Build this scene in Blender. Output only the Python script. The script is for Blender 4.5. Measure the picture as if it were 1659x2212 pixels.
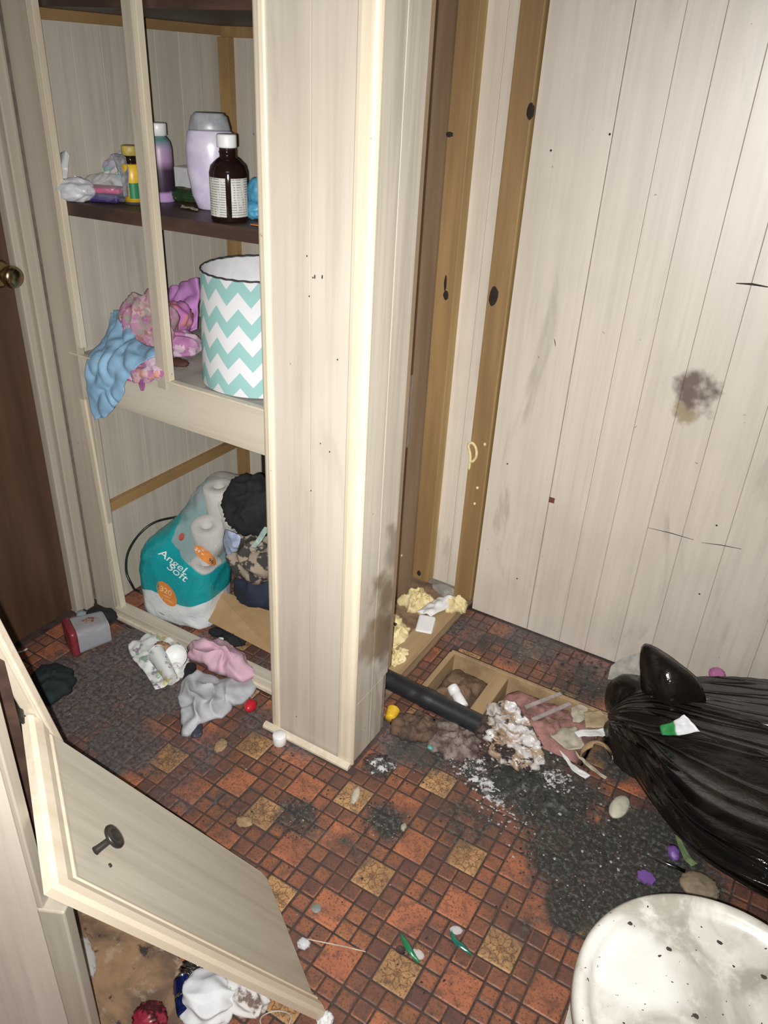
import bpy, bmesh, math, random
from mathutils import Vector, Matrix, noise
import numpy as np

for o in list(bpy.data.objects):
    bpy.data.objects.remove(o, do_unlink=True)
S = bpy.context.scene
COL = S.collection

# ------------------------------------------------------------------ camera
FPX = 1697.93
CAM = Vector((0.0, 0.0, 1.5))
M3 = [Vector((0.85572018, 0.51512652, 0.04886351)),
      Vector((0.29015358, -0.39951084, -0.86959875)),
      Vector((-0.42843187, 0.75831112, -0.49133529))]      # right, down, forward
cd = bpy.data.cameras.new('camera')
cam = bpy.data.objects.new('camera', cd)
COL.objects.link(cam)
r_, d_, f_ = M3
cam.matrix_world = Matrix(((r_.x, -d_.x, -f_.x, CAM.x), (r_.y, -d_.y, -f_.y, CAM.y),
                           (r_.z, -d_.z, -f_.z, CAM.z), (0, 0, 0, 1)))
cd.sensor_fit = 'HORIZONTAL'
cd.sensor_width = 36.0
cd.lens = 36.0 * FPX / 1659.0
cd.clip_start = 0.02
S.camera = cam

# ------------------------------------------------------------------ world, lamp, exposure
w = bpy.data.worlds.new('world')
S.world = w
w.use_nodes = True
w.node_tree.nodes['Background'].inputs[0].default_value = (0.75, 0.88, 1.0, 1)
w.node_tree.nodes['Background'].inputs[1].default_value = 0.05
ld = bpy.data.lights.new('phone_flash', 'AREA')
ld.shape = 'DISK'
ld.size = 0.008
ld.energy = 22.0
ld.spread = math.radians(116)
ld.color = (1.0, 0.985, 0.96)
lamp = bpy.data.objects.new('phone_flash', ld)
lamp.matrix_world = cam.matrix_world @ Matrix.Translation((-0.018, -0.008, 0.0))
COL.objects.link(lamp)
# weak cool fill from an unseen area lamp put below the ceiling
ld2 = bpy.data.lights.new('fill_light', 'AREA')
ld2.shape = 'RECTANGLE'
ld2.size = 0.9
ld2.size_y = 0.9
ld2.energy = 5.0
ld2.color = (0.9, 0.95, 1.0)
l2 = bpy.data.objects.new('fill_light', ld2)
l2.location = (0.2, -0.3, 2.28)
COL.objects.link(l2)
S.view_settings.view_transform = 'Standard'
S.view_settings.look = 'None'
S.view_settings.exposure = 0.0
S.view_settings.gamma = 1.0
S.view_settings.use_curve_mapping = False

# ------------------------------------------------------------------ helpers
def ray(px, py):
    a, b = (px - 829.5) / FPX, (py - 1106.0) / FPX
    return M3[0] * a + M3[1] * b + M3[2]
def F(px, py, z=0.0):
    d = ray(px, py); return CAM + d * ((z - CAM.z) / d.z)
def onY(px, py, Y):
    d = ray(px, py); return CAM + d * (Y / d.y)
def onX(px, py, X):
    d = ray(px, py); return CAM + d * (X / d.x)
def proj(p):
    q = Vector(p) - CAM
    z = q.dot(M3[2])
    return (q.dot(M3[0]) / z * FPX + 829.5, q.dot(M3[1]) / z * FPX + 1106.0, z)

def N(p, s=1.0, seed=0.0):
    return noise.noise(Vector((p[0] * s + seed * 7.3, p[1] * s - seed * 3.1, p[2] * s + seed * 1.7)))
def ridge(p, s=1.0, seed=0.0):
    q = Vector((p[0], p[1], p[2]))
    wv = Vector((N(q, s * .6, seed + 5), N(q, s * .6, seed + 9), N(q, s * .6, seed + 13))) * (.55 / s)
    a = 1 - abs(N(q + wv, s, seed)) * 2.0
    b = 1 - abs(N(q + wv, s * 2.1, seed + 3)) * 2.0
    return a * .7 + b * .3

def setp(o, label=None, category=None, group=None, kind=None):
    if label: o['label'] = label
    if category: o['category'] = category
    if group: o['group'] = group
    if kind: o['kind'] = kind
    return o
def empty(name, loc=(0, 0, 0), **k):
    o = bpy.data.objects.new(name, None)
    o.location = loc
    o.empty_display_size = .02
    COL.objects.link(o)
    return setp(o, **k)
def link(name, me, mat=None, parent=None, smooth=False, **k):
    if mat is not None and not me.materials:
        for m in (mat if isinstance(mat, (list, tuple)) else [mat]):
            me.materials.append(m)
    if smooth:
        me.polygons.foreach_set('use_smooth', [True] * len(me.polygons))
    o = bpy.data.objects.new(name, me)
    COL.objects.link(o)
    if parent is not None:
        o.parent = parent
        o.matrix_parent_inverse = world_of(parent).inverted()
    return setp(o, **k)
def world_of(o):
    m = Matrix.LocRotScale(o.location, o.rotation_euler, o.scale)
    if o.parent is not None:
        return world_of(o.parent) @ o.matrix_parent_inverse @ m
    return m
def bm_obj(name, bm, mat=None, parent=None, smooth=False, **k):
    bmesh.ops.recalc_face_normals(bm, faces=bm.faces)
    me = bpy.data.meshes.new(name)
    bm.to_mesh(me)
    bm.free()
    return link(name, me, mat, parent, smooth, **k)
def box(bm, a, b, bev=0.0, T=None):
    x0, y0, z0 = a; x1, y1, z1 = b
    vs = [bm.verts.new((x, y, z)) for x in (x0, x1) for y in (y0, y1) for z in (z0, z1)]
    fs = [(0, 1, 3, 2), (4, 6, 7, 5), (0, 4, 5, 1), (2, 3, 7, 6), (0, 2, 6, 4), (1, 5, 7, 3)]
    faces = [bm.faces.new([vs[i] for i in f]) for f in fs]
    out = vs
    if bev > 0:
        es = list({e for f in faces for e in f.edges})
        r = bmesh.ops.bevel(bm, geom=es, offset=bev, segments=2, affect='EDGES', profile=.5)
        out = list({v for v in r['verts']} | {v for v in vs if v.is_valid})
    if T is not None:
        bmesh.ops.transform(bm, matrix=T, verts=out)
    return out
def boxo(name, a, b, mat, parent=None, bev=0.0015, T=None, **k):
    bm = bmesh.new()
    box(bm, a, b, bev, T)
    return bm_obj(name, bm, mat, parent, **k)
def lathe(prof, seg=28, cx=0, cy=0, sx=1.0, sy=1.0):
    bm = bmesh.new()
    rings = []
    for r, z in prof:
        rings.append([bm.verts.new((cx + sx * r * math.cos(2 * math.pi * i / seg), cy + sy * r * math.sin(2 * math.pi * i / seg), z)) for i in range(seg)])
    for a, b in zip(rings, rings[1:]):
        for i in range(seg):
            j = (i + 1) % seg
            bm.faces.new((a[i], a[j], b[j], b[i]))
    if prof[0][0] > 1e-6: bm.faces.new(rings[0][::-1])
    if prof[-1][0] > 1e-6: bm.faces.new(rings[-1])
    bmesh.ops.remove_doubles(bm, verts=bm.verts, dist=1e-6)
    return bm
def cat(pts, n):
    """Catmull-Rom through pts, n samples"""
    P = [Vector(p) for p in pts]
    if len(P) == 1: return [P[0]] * n
    out = []
    for i in range(n):
        t = i / (n - 1) * (len(P) - 1)
        k = min(int(t), len(P) - 2); u = t - k
        p1, p2 = P[k], P[k + 1]
        p0 = P[k - 1] if k > 0 else p1 * 2 - p2
        p3 = P[k + 2] if k + 2 < len(P) else p2 * 2 - p1
        out.append(.5 * ((2 * p1) + (p2 - p0) * u + (2 * p0 - 5 * p1 + 4 * p2 - p3) * u * u + (3 * p1 - p0 - 3 * p2 + p3) * u ** 3))
    return out
def tube(pts, r, seg=10, n=None, bm=None):
    pts = cat(pts, n) if n else [Vector(p) for p in pts]
    own = bm is None
    bm = bm or bmesh.new()
    rings = []
    up = Vector((.13, .21, .97))
    for i, p in enumerate(pts):
        t = (pts[min(i + 1, len(pts) - 1)] - pts[max(i - 1, 0)]).normalized()
        a = t.cross(up)
        if a.length < .1: a = t.cross(Vector((1, 0, 0)))
        a.normalize(); b = t.cross(a)
        rr = r[i] if isinstance(r, (list, tuple)) else r
        rings.append([bm.verts.new(p + (a * math.cos(2 * math.pi * k / seg) + b * math.sin(2 * math.pi * k / seg)) * rr) for k in range(seg)])
    for q, s in zip(rings, rings[1:]):
        for k in range(seg):
            j = (k + 1) % seg
            bm.faces.new((q[k], q[j], s[j], s[k]))
    bm.faces.new(rings[0][::-1]); bm.faces.new(rings[-1])
    return bm
def grid_faces(bm, G, closed_u=False):
    for a, b in zip(G, G[1:]):
        n = len(a)
        for i in range(n if closed_u else n - 1):
            j = (i + 1) % n
            try: bm.faces.new((a[i], a[j], b[j], b[i]))
            except ValueError: pass
def sheet(rows, nu=26, nv=26, amp=0.006, freq=18, seed=1, thick=0.0025, edge=0.004, cloth=False):
    """a crumpled sheet with real thickness through rows of control points"""
    cols = [cat(r, nu) for r in rows]
    G = [[None] * nu for _ in range(nv)]
    for i in range(nu):
        c = cat([col[i] for col in cols], nv)
        for j in range(nv): G[j][i] = c[j]
    bm = bmesh.new()
    top, bot = [], []
    for j in range(nv):
        ra, rb = [], []
        for i in range(nu):
            p = G[j][i]
            du = G[j][min(i + 1, nu - 1)] - G[j][max(i - 1, 0)]
            dv = G[min(j + 1, nv - 1)][i] - G[max(j - 1, 0)][i]
            nn = du.cross(dv)
            nn = nn.normalized() if nn.length > 1e-9 else Vector((0, 0, 1))
            e = .35 + .65 * min(1, 4 * min(i, nu - 1 - i) / nu)
            q = p + nn * ((pleat(p, freq * 1.6, seed) - .2) * .8 if cloth else (ridge(p, freq, seed) - .35)) * amp * e
            q += Vector((N(p, freq * 2, seed + 20), N(p, freq * 2, seed + 30), N(p, freq * 2, seed + 40))) * edge
            ra.append(bm.verts.new(q)); rb.append(bm.verts.new(q - nn * thick))
        top.append(ra); bot.append(rb)
    grid_faces(bm, top); grid_faces(bm, [r[::-1] for r in bot])
    for i in range(nu - 1):
        bm.faces.new((top[0][i], bot[0][i], bot[0][i + 1], top[0][i + 1]))
        bm.faces.new((top[-1][i + 1], bot[-1][i + 1], bot[-1][i], top[-1][i]))
    for j in range(nv - 1):
        bm.faces.new((top[j + 1][0], bot[j + 1][0], bot[j][0], top[j][0]))
        bm.faces.new((top[j][-1], bot[j][-1], bot[j + 1][-1], top[j + 1][-1]))
    return bm
def puff(rows, bulge=.03, nu=24, nv=24, amp=.004, freq=25, seed=1):
    """a closed pillow-like lobe"""
    cols = [cat(r, nu) for r in rows]
    bm = bmesh.new()
    A, B = [], []
    for j in range(nv):
        ra, rb = [], []
        for i in range(nu):
            c = cat([col[i] for col in cols], nv)[j]
            c2 = cat([col[min(i + 1, nu - 1)] for col in cols], nv)[j]
            c0 = cat([col[max(i - 1, 0)] for col in cols], nv)[j]
            d2 = cat([col[i] for col in cols], nv)
            nn = (c2 - c0).cross(d2[min(j + 1, nv - 1)] - d2[max(j - 1, 0)])
            nn = nn.normalized() if nn.length > 1e-9 else Vector((0, -1, 0))
            b = bulge * math.sqrt(max(0, math.sin(math.pi * i / (nu - 1)) * math.sin(math.pi * j / (nv - 1))))
            k = (ridge(c, freq, seed) - .3) * amp * (1 if b > .001 else .2)
            ra.append(bm.verts.new(c + nn * (b + k)))
            rb.append(bm.verts.new(c - nn * (b + k * .5)))
        A.append(ra); B.append(rb)
    grid_faces(bm, A); grid_faces(bm, [r[::-1] for r in B])
    bmesh.ops.remove_doubles(bm, verts=bm.verts, dist=.0008)
    return bm
def heap(outline, z0=0.0, h=.03, seed=1, amp=.01, freq=22, rings=18, seg=56, prof=.6, jag=.0, floorz=None, cloth=False):
    """a star-shaped crumpled heap lying on a level surface"""
    P = [Vector((p[0], p[1], 0)) for p in outline]
    c = sum(P, Vector()) / len(P)
    ang = sorted(((math.atan2(p.y - c.y, p.x - c.x), (p - c).length) for p in P))
    def R(t):
        for k in range(len(ang)):
            a0, r0 = ang[k]; a1, r1 = ang[(k + 1) % len(ang)]
            if k == len(ang) - 1: a1 += 2 * math.pi
            for tt in (t, t + 2 * math.pi):
                if a0 <= tt <= a1:
                    u = (tt - a0) / max(1e-6, a1 - a0)
                    pa = Vector((math.cos(a0), math.sin(a0))) * r0
                    pb = Vector((math.cos(a1), math.sin(a1))) * r1
                    dq = Vector((math.cos(tt), math.sin(tt)))
                    e = pb - pa
                    den = dq.x * e.y - dq.y * e.x
                    if abs(den) < 1e-9: return r0
                    return (pa.x * e.y - pa.y * e.x) / den
        return ang[0][1]
    bm = bmesh.new()
    lo = z0 if floorz is None else floorz
    RR = [R(-math.pi + 2 * math.pi * k / seg) for k in range(seg)]
    RR = [(RR[k - 1] + 2 * RR[k] + RR[(k + 1) % seg]) / 4 for k in range(seg)]
    G = []
    for i in range(rings + 1):
        rho = (i + .4) / (rings + .4)
        ring = []
        for k in range(seg):
            t = -math.pi + 2 * math.pi * k / seg
            rr = RR[k] * rho * (1 + jag * N((math.cos(t) * 2.3, math.sin(t) * 2.3, seed), 1.6, seed))
            x, y = c.x + math.cos(t) * rr, c.y + math.sin(t) * rr
            env = max(0, 1 - rho ** 2.4)
            z = z0 + h * (max(0, 1 - rho ** 2)) ** prof
            nz = ((pleat((x, y, .01 * seed), freq * 1.6, seed) - .2) * .8 if cloth else (ridge((x, y, seed), freq, seed) - .3)) * amp * (.25 + .75 * env)
            z = max(lo + .0012, z + nz) if i < rings else lo
            x += N((x, y, z), freq * 1.3, seed + 60) * amp * .5
            y += N((x, y, z), freq * 1.3, seed + 70) * amp * .5
            ring.append(bm.verts.new((x, y, z)))
        G.append(ring)
    grid_faces(bm, G, True)
    bm.faces.new(G[0][::-1])
    bm.faces.new(G[-1])
    return bm
def pleat(p, f, seed):
    d = Vector((math.sin(seed * 1.7), math.cos(seed * 2.3), .6 * math.sin(seed * .9))).normalized()
    e = Vector((math.cos(seed * 1.1), math.sin(seed * 3.1), .5)).normalized()
    q = Vector((p[0], p[1], p[2]))
    w1 = N(q, f * .35, seed) * 3.2; w2 = N(q, f * .4, seed + 8) * 3.2
    a = 1 - abs(math.sin(q.dot(d) * f * 1.5 + w1)) * 1.25
    b = 1 - abs(math.sin(q.dot(e) * f * 2.2 + w2)) * 1.25
    m = .5 + N(q, f * .5, seed + 21)
    return (a * m + b * (1 - m)) * .9 + .25 * N(q, f * .6, seed + 31)
def ball(c, rad, seed=1, amp=.2, freq=1.6, sub=4, flat=None, rot=0.0, cloth=False):
    """a crumpled lump: displaced icosphere"""
    bm = bmesh.new()
    bmesh.ops.create_icosphere(bm, subdivisions=sub, radius=1.0)
    mr = Matrix.Rotation(rot, 3, 'Z')
    for v in bm.verts:
        p = v.co.copy()
        k = 1 + (amp * .62 * (pleat(p, freq * 1.5, seed) - .2) if cloth else amp * (ridge(p, freq, seed) - .35) + amp * .4 * N(p, freq * 3, seed + 4))
        q = mr @ Vector((p.x * rad[0] * k, p.y * rad[1] * k, p.z * rad[2] * k))
        v.co = Vector(c) + q
        if flat is not None and v.co.z < flat: v.co.z = flat
    return bm
def prism(poly, z0, z1, bm=None):
    bm = bm or bmesh.new()
    a = [bm.verts.new((p[0], p[1], z0)) for p in poly]
    b = [bm.verts.new((p[0], p[1], z1)) for p in poly]
    bm.faces.new(a[::-1]); bm.faces.new(b)
    for i in range(len(a)):
        j = (i + 1) % len(a)
        bm.faces.new((a[i], a[j], b[j], b[i]))
    return bm

# ------------------------------------------------------------------ materials
class NT:
    def __init__(s, m):
        m.use_nodes = True
        s.t = m.node_tree
        s.b = s.t.nodes['Principled BSDF']
    def n(s, typ, ins=None, **props):
        x = s.t.nodes.new(typ)
        for k, v in props.items(): setattr(x, k, v)
        for k, v in (ins or {}).items():
            sock = x.inputs[k]
            if hasattr(v, 'is_linked') or hasattr(v, 'links'): s.t.links.new(v, sock)
            else: sock.default_value = v
        return x
    def math(s, op, a, b=None, c=None):
        ins = {0: a}
        if b is not None: ins[1] = b
        if c is not None: ins[2] = c
        return s.n('ShaderNodeMath', ins, operation=op).outputs[0]
    def mix(s, f, a, b, mode='MIX'):
        x = s.t.nodes.new('ShaderNodeMix'); x.data_type = 'RGBA'; x.blend_type = mode
        for i, v in ((0, f), (6, a), (7, b)):
            if hasattr(v, 'links'): s.t.links.new(v, x.inputs[i])
            else: x.inputs[i].default_value = (v if i == 0 or len(v) == 4 else (*v, 1))
        return x.outputs[2]
    def ramp(s, f, stops):
        x = s.t.nodes.new('ShaderNodeValToRGB')
        s.t.links.new(f, x.inputs[0])
        e = x.color_ramp.elements
        while len(e) < len(stops): e.new(.5)
        for k, (p, c) in enumerate(stops):
            e[k].position = p
            e[k].color = (c, c, c, 1) if isinstance(c, (int, float)) else (*c, 1)
        return x.outputs[0]
    def maprange(s, v, a, b, c=0.0, d=1.0, smooth=True):
        return s.n('ShaderNodeMapRange', {0: v, 1: a, 2: b, 3: c, 4: d}, interpolation_type='SMOOTHSTEP' if smooth else 'LINEAR').outputs[0]
    def pos(s, obj=False):
        if obj: return s.n('ShaderNodeTexCoord').outputs['Object']
        return s.n('ShaderNodeNewGeometry').outputs['Position']
    def scale(s, v, sc):
        return s.n('ShaderNodeVectorMath', {0: v, 1: sc}, operation='MULTIPLY').outputs[0]
    def noise(s, v, sc, det=4, rough=.55, dist=0.0):
        return s.n('ShaderNodeTexNoise', {'Vector': v, 'Scale': sc, 'Detail': det, 'Roughness': rough, 'Distortion': dist}).outputs['Fac']
    def blob(s, v, c, r, soft=.5):
        d = s.n('ShaderNodeVectorMath', {0: v, 1: tuple(c)}, operation='DISTANCE').outputs['Value']
        return s.maprange(d, r, r * soft, 0.0, 1.0)
    def bump(s, h, strength=.3, dist=.002):
        x = s.n('ShaderNodeBump', {'Height': h, 'Strength': strength, 'Distance': dist})
        s.t.links.new(x.outputs[0], s.b.inputs['Normal'])
    def out(s, col, rough=.6, **k):
        for key, v in dict({'Base Color': col, 'Roughness': rough}, **k).items():
            if hasattr(v, 'links'): s.t.links.new(v, s.b.inputs[key])
            else: s.b.inputs[key].default_value = (*v, 1) if (key in ('Base Color',) and len(v) == 3) else v
MATS = {}
def new(name):
    m = bpy.data.materials.new(name); MATS[name] = m
    return m, NT(m)
def plain(name, col, rough=.6, var=.18, sc=40, bump=.0, bsc=120, col2=None, cut=None, obj=False, stretch=(1, 1, 1), **k):
    m, t = new(name)
    p = t.pos(obj)
    if stretch != (1, 1, 1): p = t.scale(p, stretch)
    f = t.noise(p, sc, 5, .6)
    c2 = col2 or tuple(x * (1 - var * 1.6) for x in col)
    lo, hi = cut or (.35, .65)
    c = t.mix(t.maprange(f, lo, hi), col, c2)
    t.out(c, rough, **k)
    if bump: t.bump(t.noise(p, bsc, 4), bump, .0015)
    return m

def panel_mat(name, light=(.71, .64, .545), dark=(.615, .55, .465), obj=None, rough=.36, stains=(), streak=1.0, **extra):
    """pale printed wood-grain panelling; grain along world z or object axis"""
    m, t = new(name)
    p = t.pos(obj is not None)
    st = {None: (1, 1, .035), 'x': (.035, 1, 1), 'y': (1, .035, 1)}[obj]
    g = t.scale(p, st)
    n1 = t.noise(g, 26, 5, .62, .4)
    n2 = t.noise(g, 110, 4, .6)
    n3 = t.noise(t.scale(p, tuple(1 if x == 1 else .22 for x in st)), 6.5, 4, .6, 1.2)
    n4 = t.noise(p, 3.1, 3)
    c = t.mix(t.maprange(n1, .38, .72), light, dark)
    c = t.mix(t.math('MULTIPLY', t.maprange(n2, .45, .8), .4 * streak), c, tuple(x * .78 for x in dark))
    c = t.mix(t.math('MULTIPLY', t.maprange(n3, .6, .75), .5 * streak), c, (.24, .205, .16))
    c = t.mix(t.math('MULTIPLY', t.maprange(n4, .45, .7), .25), c, (.42, .37, .30))
    spk = t.noise(p, 60, 2, .5)
    c = t.mix(t.math('MULTIPLY', t.maprange(spk, .775, .80), .6), c, (.07, .06, .05))
    rgh = rough
    for (cen, r, colr, strength, ns) in stains:
        d = t.n('ShaderNodeVectorMath', {0: t.n('ShaderNodeVectorMath', {0: p, 1: t.scale(t.n('ShaderNodeTexNoise', {'Vector': p, 'Scale': ns, 'Detail': 4.0}).outputs['Color'], (r * 2.2,) * 3)}, operation='ADD').outputs[0], 1: tuple(x + r * 1.1 for x in cen)}, operation='DISTANCE').outputs['Value']
        f = t.math('MULTIPLY', t.maprange(d, r, r * .4), strength)
        c = t.mix(f, c, colr)
    t.out(c, t.maprange(n4, .3, .7, rough - .05, rough + .08), **extra)
    t.bump(t.math('ADD', t.math('MULTIPLY', n2, .5), n4), .12, .0015)
    return m

PANEL = panel_mat('panel_pale')
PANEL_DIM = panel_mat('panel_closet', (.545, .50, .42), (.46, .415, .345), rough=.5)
GAPC = plain('panel_groove', (.30, .255, .20), .8)
PANEL_MAIN = panel_mat('panel_main', rough=.42, **{'Specular IOR Level': 1.0, 'Coat Weight': 1.0, 'Coat Roughness': .42, 'Coat IOR': 1.9}, stains=[
    (tuple(onY(1500, 845, 1.94)), .068, (.075, .035, .022), .97, 18),
    (tuple(onY(1478, 890, 1.94)), .035, (.26, .19, .07), .8, 30),
    ])
PANEL_COL = panel_mat('panel_column', (.54, .485, .41), (.445, .395, .33), stains=[], streak=.6)
PANEL_SIDE = panel_mat('panel_column_side', (.60, .545, .46), (.42, .37, .30), stains=[
    ((-.715, 1.31, .42), .10, (.19, .125, .075), .85, 10), ((-.715, 1.33, .30), .10, (.13, .09, .06), .8, 12),
    ((-.715, 1.26, .33), .09, (.24, .17, .10), .7, 12), ((-.715, 1.33, .56), .08, (.2, .14, .1), .7, 12)])
TRIM = panel_mat('trim_pale', (.70, .62, .48), (.58, .50, .375), rough=.27, streak=.5)
FRAME = panel_mat('closet_frame_wood', (.475, .425, .345), (.39, .345, .275), rough=.4, streak=.6)
FRAME_H = panel_mat('closet_rail_wood', (.60, .54, .44), (.50, .44, .35), obj='x', rough=.4, streak=.6)
DOORP = panel_mat('cabinet_door_wood', (.53, .49, .405), (.41, .375, .30), obj='x', rough=.42)
MOULD = panel_mat('cabinet_moulding', (.72, .63, .50), (.62, .53, .40), obj='x', rough=.3, streak=.3)
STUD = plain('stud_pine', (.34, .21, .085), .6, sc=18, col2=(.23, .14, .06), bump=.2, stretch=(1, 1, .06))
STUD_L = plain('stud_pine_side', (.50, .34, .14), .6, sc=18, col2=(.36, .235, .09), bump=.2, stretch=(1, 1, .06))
PLATE = plain('sole_plate_wood', (.42, .29, .155), .7, sc=14, col2=(.27, .18, .10), bump=.3, stretch=(1, .1, 1))
PLY = plain('raw_plywood', (.35, .245, .155), .75, sc=12, col2=(.27, .185, .115), bump=.15, stretch=(1, 1, .15))
KRAFT = plain('cardboard', (.40, .255, .125), .75, var=.08, sc=25)
DARKWOOD = plain('dark_brown_board', (.085, .048, .034), .5, sc=20, col2=(.045, .026, .02), bump=.1, stretch=(.2, 1, 1))
SHELFTOP = DARKWOOD
DOORBROWN = plain('brown_door', (.098, .052, .028), .5, sc=16, col2=(.062, .032, .018), bump=.1, stretch=(1, 1, .08))
BLACKV = plain('cavity_dark', (.015, .012, .01), .9)
WHITEP = plain('white_plastic', (.78, .78, .77), .35, var=.04)
WHITED = plain('white_paper', (.74, .74, .73), .75, var=.08, bump=.15)
BLACKPLASTIC = plain('black_pipe_plastic', (.018, .019, .021), .38, var=.2, sc=30, bump=.15, col2=(.05, .05, .05), cut=(.55, .75))
BLACKCLOTH = plain('black_cloth', (.012, .012, .013), .9, bump=.5, bsc=300)
NAVY = plain('navy_cloth', (.016, .022, .045), .85, bump=.4, bsc=300)
BLUE = plain('blue_cloth', (.27, .47, .66), .85, var=.12, sc=25, bump=.3, bsc=350)
GREYC = plain('grey_cloth', (.50, .51, .53), .9, var=.12, sc=30, bump=.35, bsc=400)
PINKC = plain('pink_cloth', (.66, .42, .50), .9, var=.08, sc=20, bump=.3, bsc=400)
PURPLEC = plain('orchid_cloth', (.55, .24, .56), .85, var=.15, sc=25, bump=.3, bsc=400)
FOAM = plain('yellow_foam', (.80, .70, .40), .7, var=.12, sc=60, bump=.4, bsc=90, col2=(.66, .53, .25))
BRASS = plain('aged_brass', (.45, .36, .20), .22, Metallic=1.0)
DARKMETAL = plain('dark_metal', (.06, .055, .05), .4, Metallic=.7, sc=60)
RED = plain('red_plastic', (.55, .02, .035), .35, var=.1)
GREEN = plain('green_plastic', (.02, .19, .08), .3, var=.1)
YELLOW = plain('yellow_plastic', (.72, .45, .03), .35, var=.1)
BAG = None
def bag_mat(name='black_bin_liner', rk=2.0):
    m, t = new(name)
    p = t.pos()
    f = t.noise(p, 9, 4)
    c = t.mix(t.maprange(f, .45, .7), (.008, .007, .006), (.024, .019, .015))
    s = t.n('ShaderNodeSeparateXYZ', {0: p})
    an = t.math('ARCTAN2', t.math('SUBTRACT', s.outputs[2], .06), t.math('SUBTRACT', s.outputs[1], 1.615))
    vec = t.n('ShaderNodeCombineXYZ', {0: t.math('MULTIPLY', an, 3.0), 1: t.math('MULTIPLY', s.outputs[0], 1.6), 2: 0.0}).outputs[0]
    rg = t.math('POWER', t.math('SUBTRACT', 1.0, t.math('ABSOLUTE', t.math('MULTIPLY', t.math('SUBTRACT', t.noise(vec, 1.5, 1, .4, .2), .5), 4.0))), 9.0)
    t.out(c, .14, **{'Specular IOR Level': .34})
    b = t.math('ADD', t.noise(t.scale(p, (.35, 1, 1)), 40, 3, .6, 1.2), t.math('MULTIPLY', t.noise(p, 120, 3), .25))
    b = t.math('ADD', t.math('MULTIPLY', b, .35), t.math('MULTIPLY', rg, rk))
    t.bump(b, .7, .008)
    return m
BAG = bag_mat()
BAGEAR = bag_mat('black_bin_liner_knot', 0.0)
def clear_mat(name, col=(.8, .82, .82), alpha=.3, rough=.15):
    m, t = new(name)
    t.out(col, rough, Alpha=alpha)
    t.bump(t.noise(t.pos(), 60, 3, .6, 1.0), .5, .003)
    return m
FILM = clear_mat('clear_film', (.74, .74, .72), .36)
FILMW = clear_mat('milky_film', (.75, .76, .78), .62, .25)

# soot and dust lie in patches with their own shapes on the floor
SOOT = [(1190, 1720, .19, 1.0), (1120, 1690, .12, 1.0), (1255, 1850, .19, 1.05), (1340, 1950, .20, 1.05), (1225, 1975, .08, .95),
        (1400, 1830, .20, 1.0), (1080, 1660, .10, 1.0), (815, 1655, .05, 1.0), (640, 1765, .08, .75), (835, 1775, .085, .8),
        (700, 1615, .09, .5), (500, 1740, .16, .45), (920, 1615, .15, .68), (1250, 1480, .18, .6), (760, 1830, .10, .5), (900, 2060, .12, .25),
        (1010, 1770, .12, .66), (1120, 1990, .12, .45), (1060, 1400, .16, .48), (1180, 1600, .16, .85), (1480, 1900, .16, .9), (1330, 1640, .12, .8)]
DUST = [(250, 1450, .19, 1.15), (330, 1500, .15, 1.1), (180, 1530, .15, 1.1), (310, 1400, .17, 1.15), (430, 1620, .17, .6), (150, 1440, .13, .75), (260, 1610, .18, .85),
        (560, 1560, .09, .7), (660, 1600, .11, .75), (1150, 1380, .24, .7), (880, 1600, .15, .8), (1010, 1640, .12, .7), (400, 1700, .16, .55), (700, 1780, .14, .4), (1000, 1360, .15, .7), (1280, 1450, .14, .7), (470, 1370, .12, .6), (560, 1440, .10, .6)]
def dirt(t, c, p):
    fl = t.n('ShaderNodeVectorMath', {0: p, 1: (1, 1, 0)}, operation='MULTIPLY').outputs[0]
    nz = t.noise(fl, 16, 6, .68)
    nf = t.noise(fl, 95, 4, .65)
    def mask(lst):
        acc = None
        for px, py, r, s in lst:
            q = F(px, py)
            b = t.math('MULTIPLY', t.blob(fl, (q.x, q.y, 0), r * 1.25, .1), s)
            acc = b if acc is None else t.math('MAXIMUM', acc, b)
        return acc
    ms = mask(SOOT)
    md = mask(DUST)
    def thr(mk, lo=.47, hi=.62, g=1.15):
        v = t.math('ADD', t.math('MULTIPLY', mk, g), t.math('ADD', t.math('MULTIPLY', t.math('SUBTRACT', nz, .5), 1.3), t.math('MULTIPLY', t.math('SUBTRACT', nf, .5), .55)))
        return t.maprange(v, lo, hi)
    # fine grime everywhere
    gr = t.noise(fl, 210, 3, .6)
    c = t.mix(t.math('MULTIPLY', t.maprange(gr, .53, .66), .8), c, (.05, .033, .028))
    gm = t.noise(fl, 5.5, 4)
    c = t.mix(t.math('MULTIPLY', t.maprange(gm, .40, .66), .5), c, (.085, .05, .04))
    c = t.mix(t.math('MULTIPLY', t.maprange(t.noise(fl, 38, 5, .7), .46, .66), .6), c, (.07, .048, .042))
    fd = t.math('MULTIPLY', thr(md, .30, .95), .93)
    ash = t.maprange(t.noise(fl, 7, 3), .42, .6)
    c = t.mix(fd, c, t.mix(t.maprange(nf, .38, .64), t.mix(ash, (.150, .128, .128), (.115, .112, .112)), (.055, .045, .045)))
    fs = t.math('MULTIPLY', thr(ms, .28, .92), .96)
    c = t.mix(fs, c, t.mix(t.maprange(nf, .47, .66), (.026, .027, .024), (.10, .104, .095)))
    return c, fs
PX, PY, OX, OY = .0370, .0378, -.4024, .9124
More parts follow.
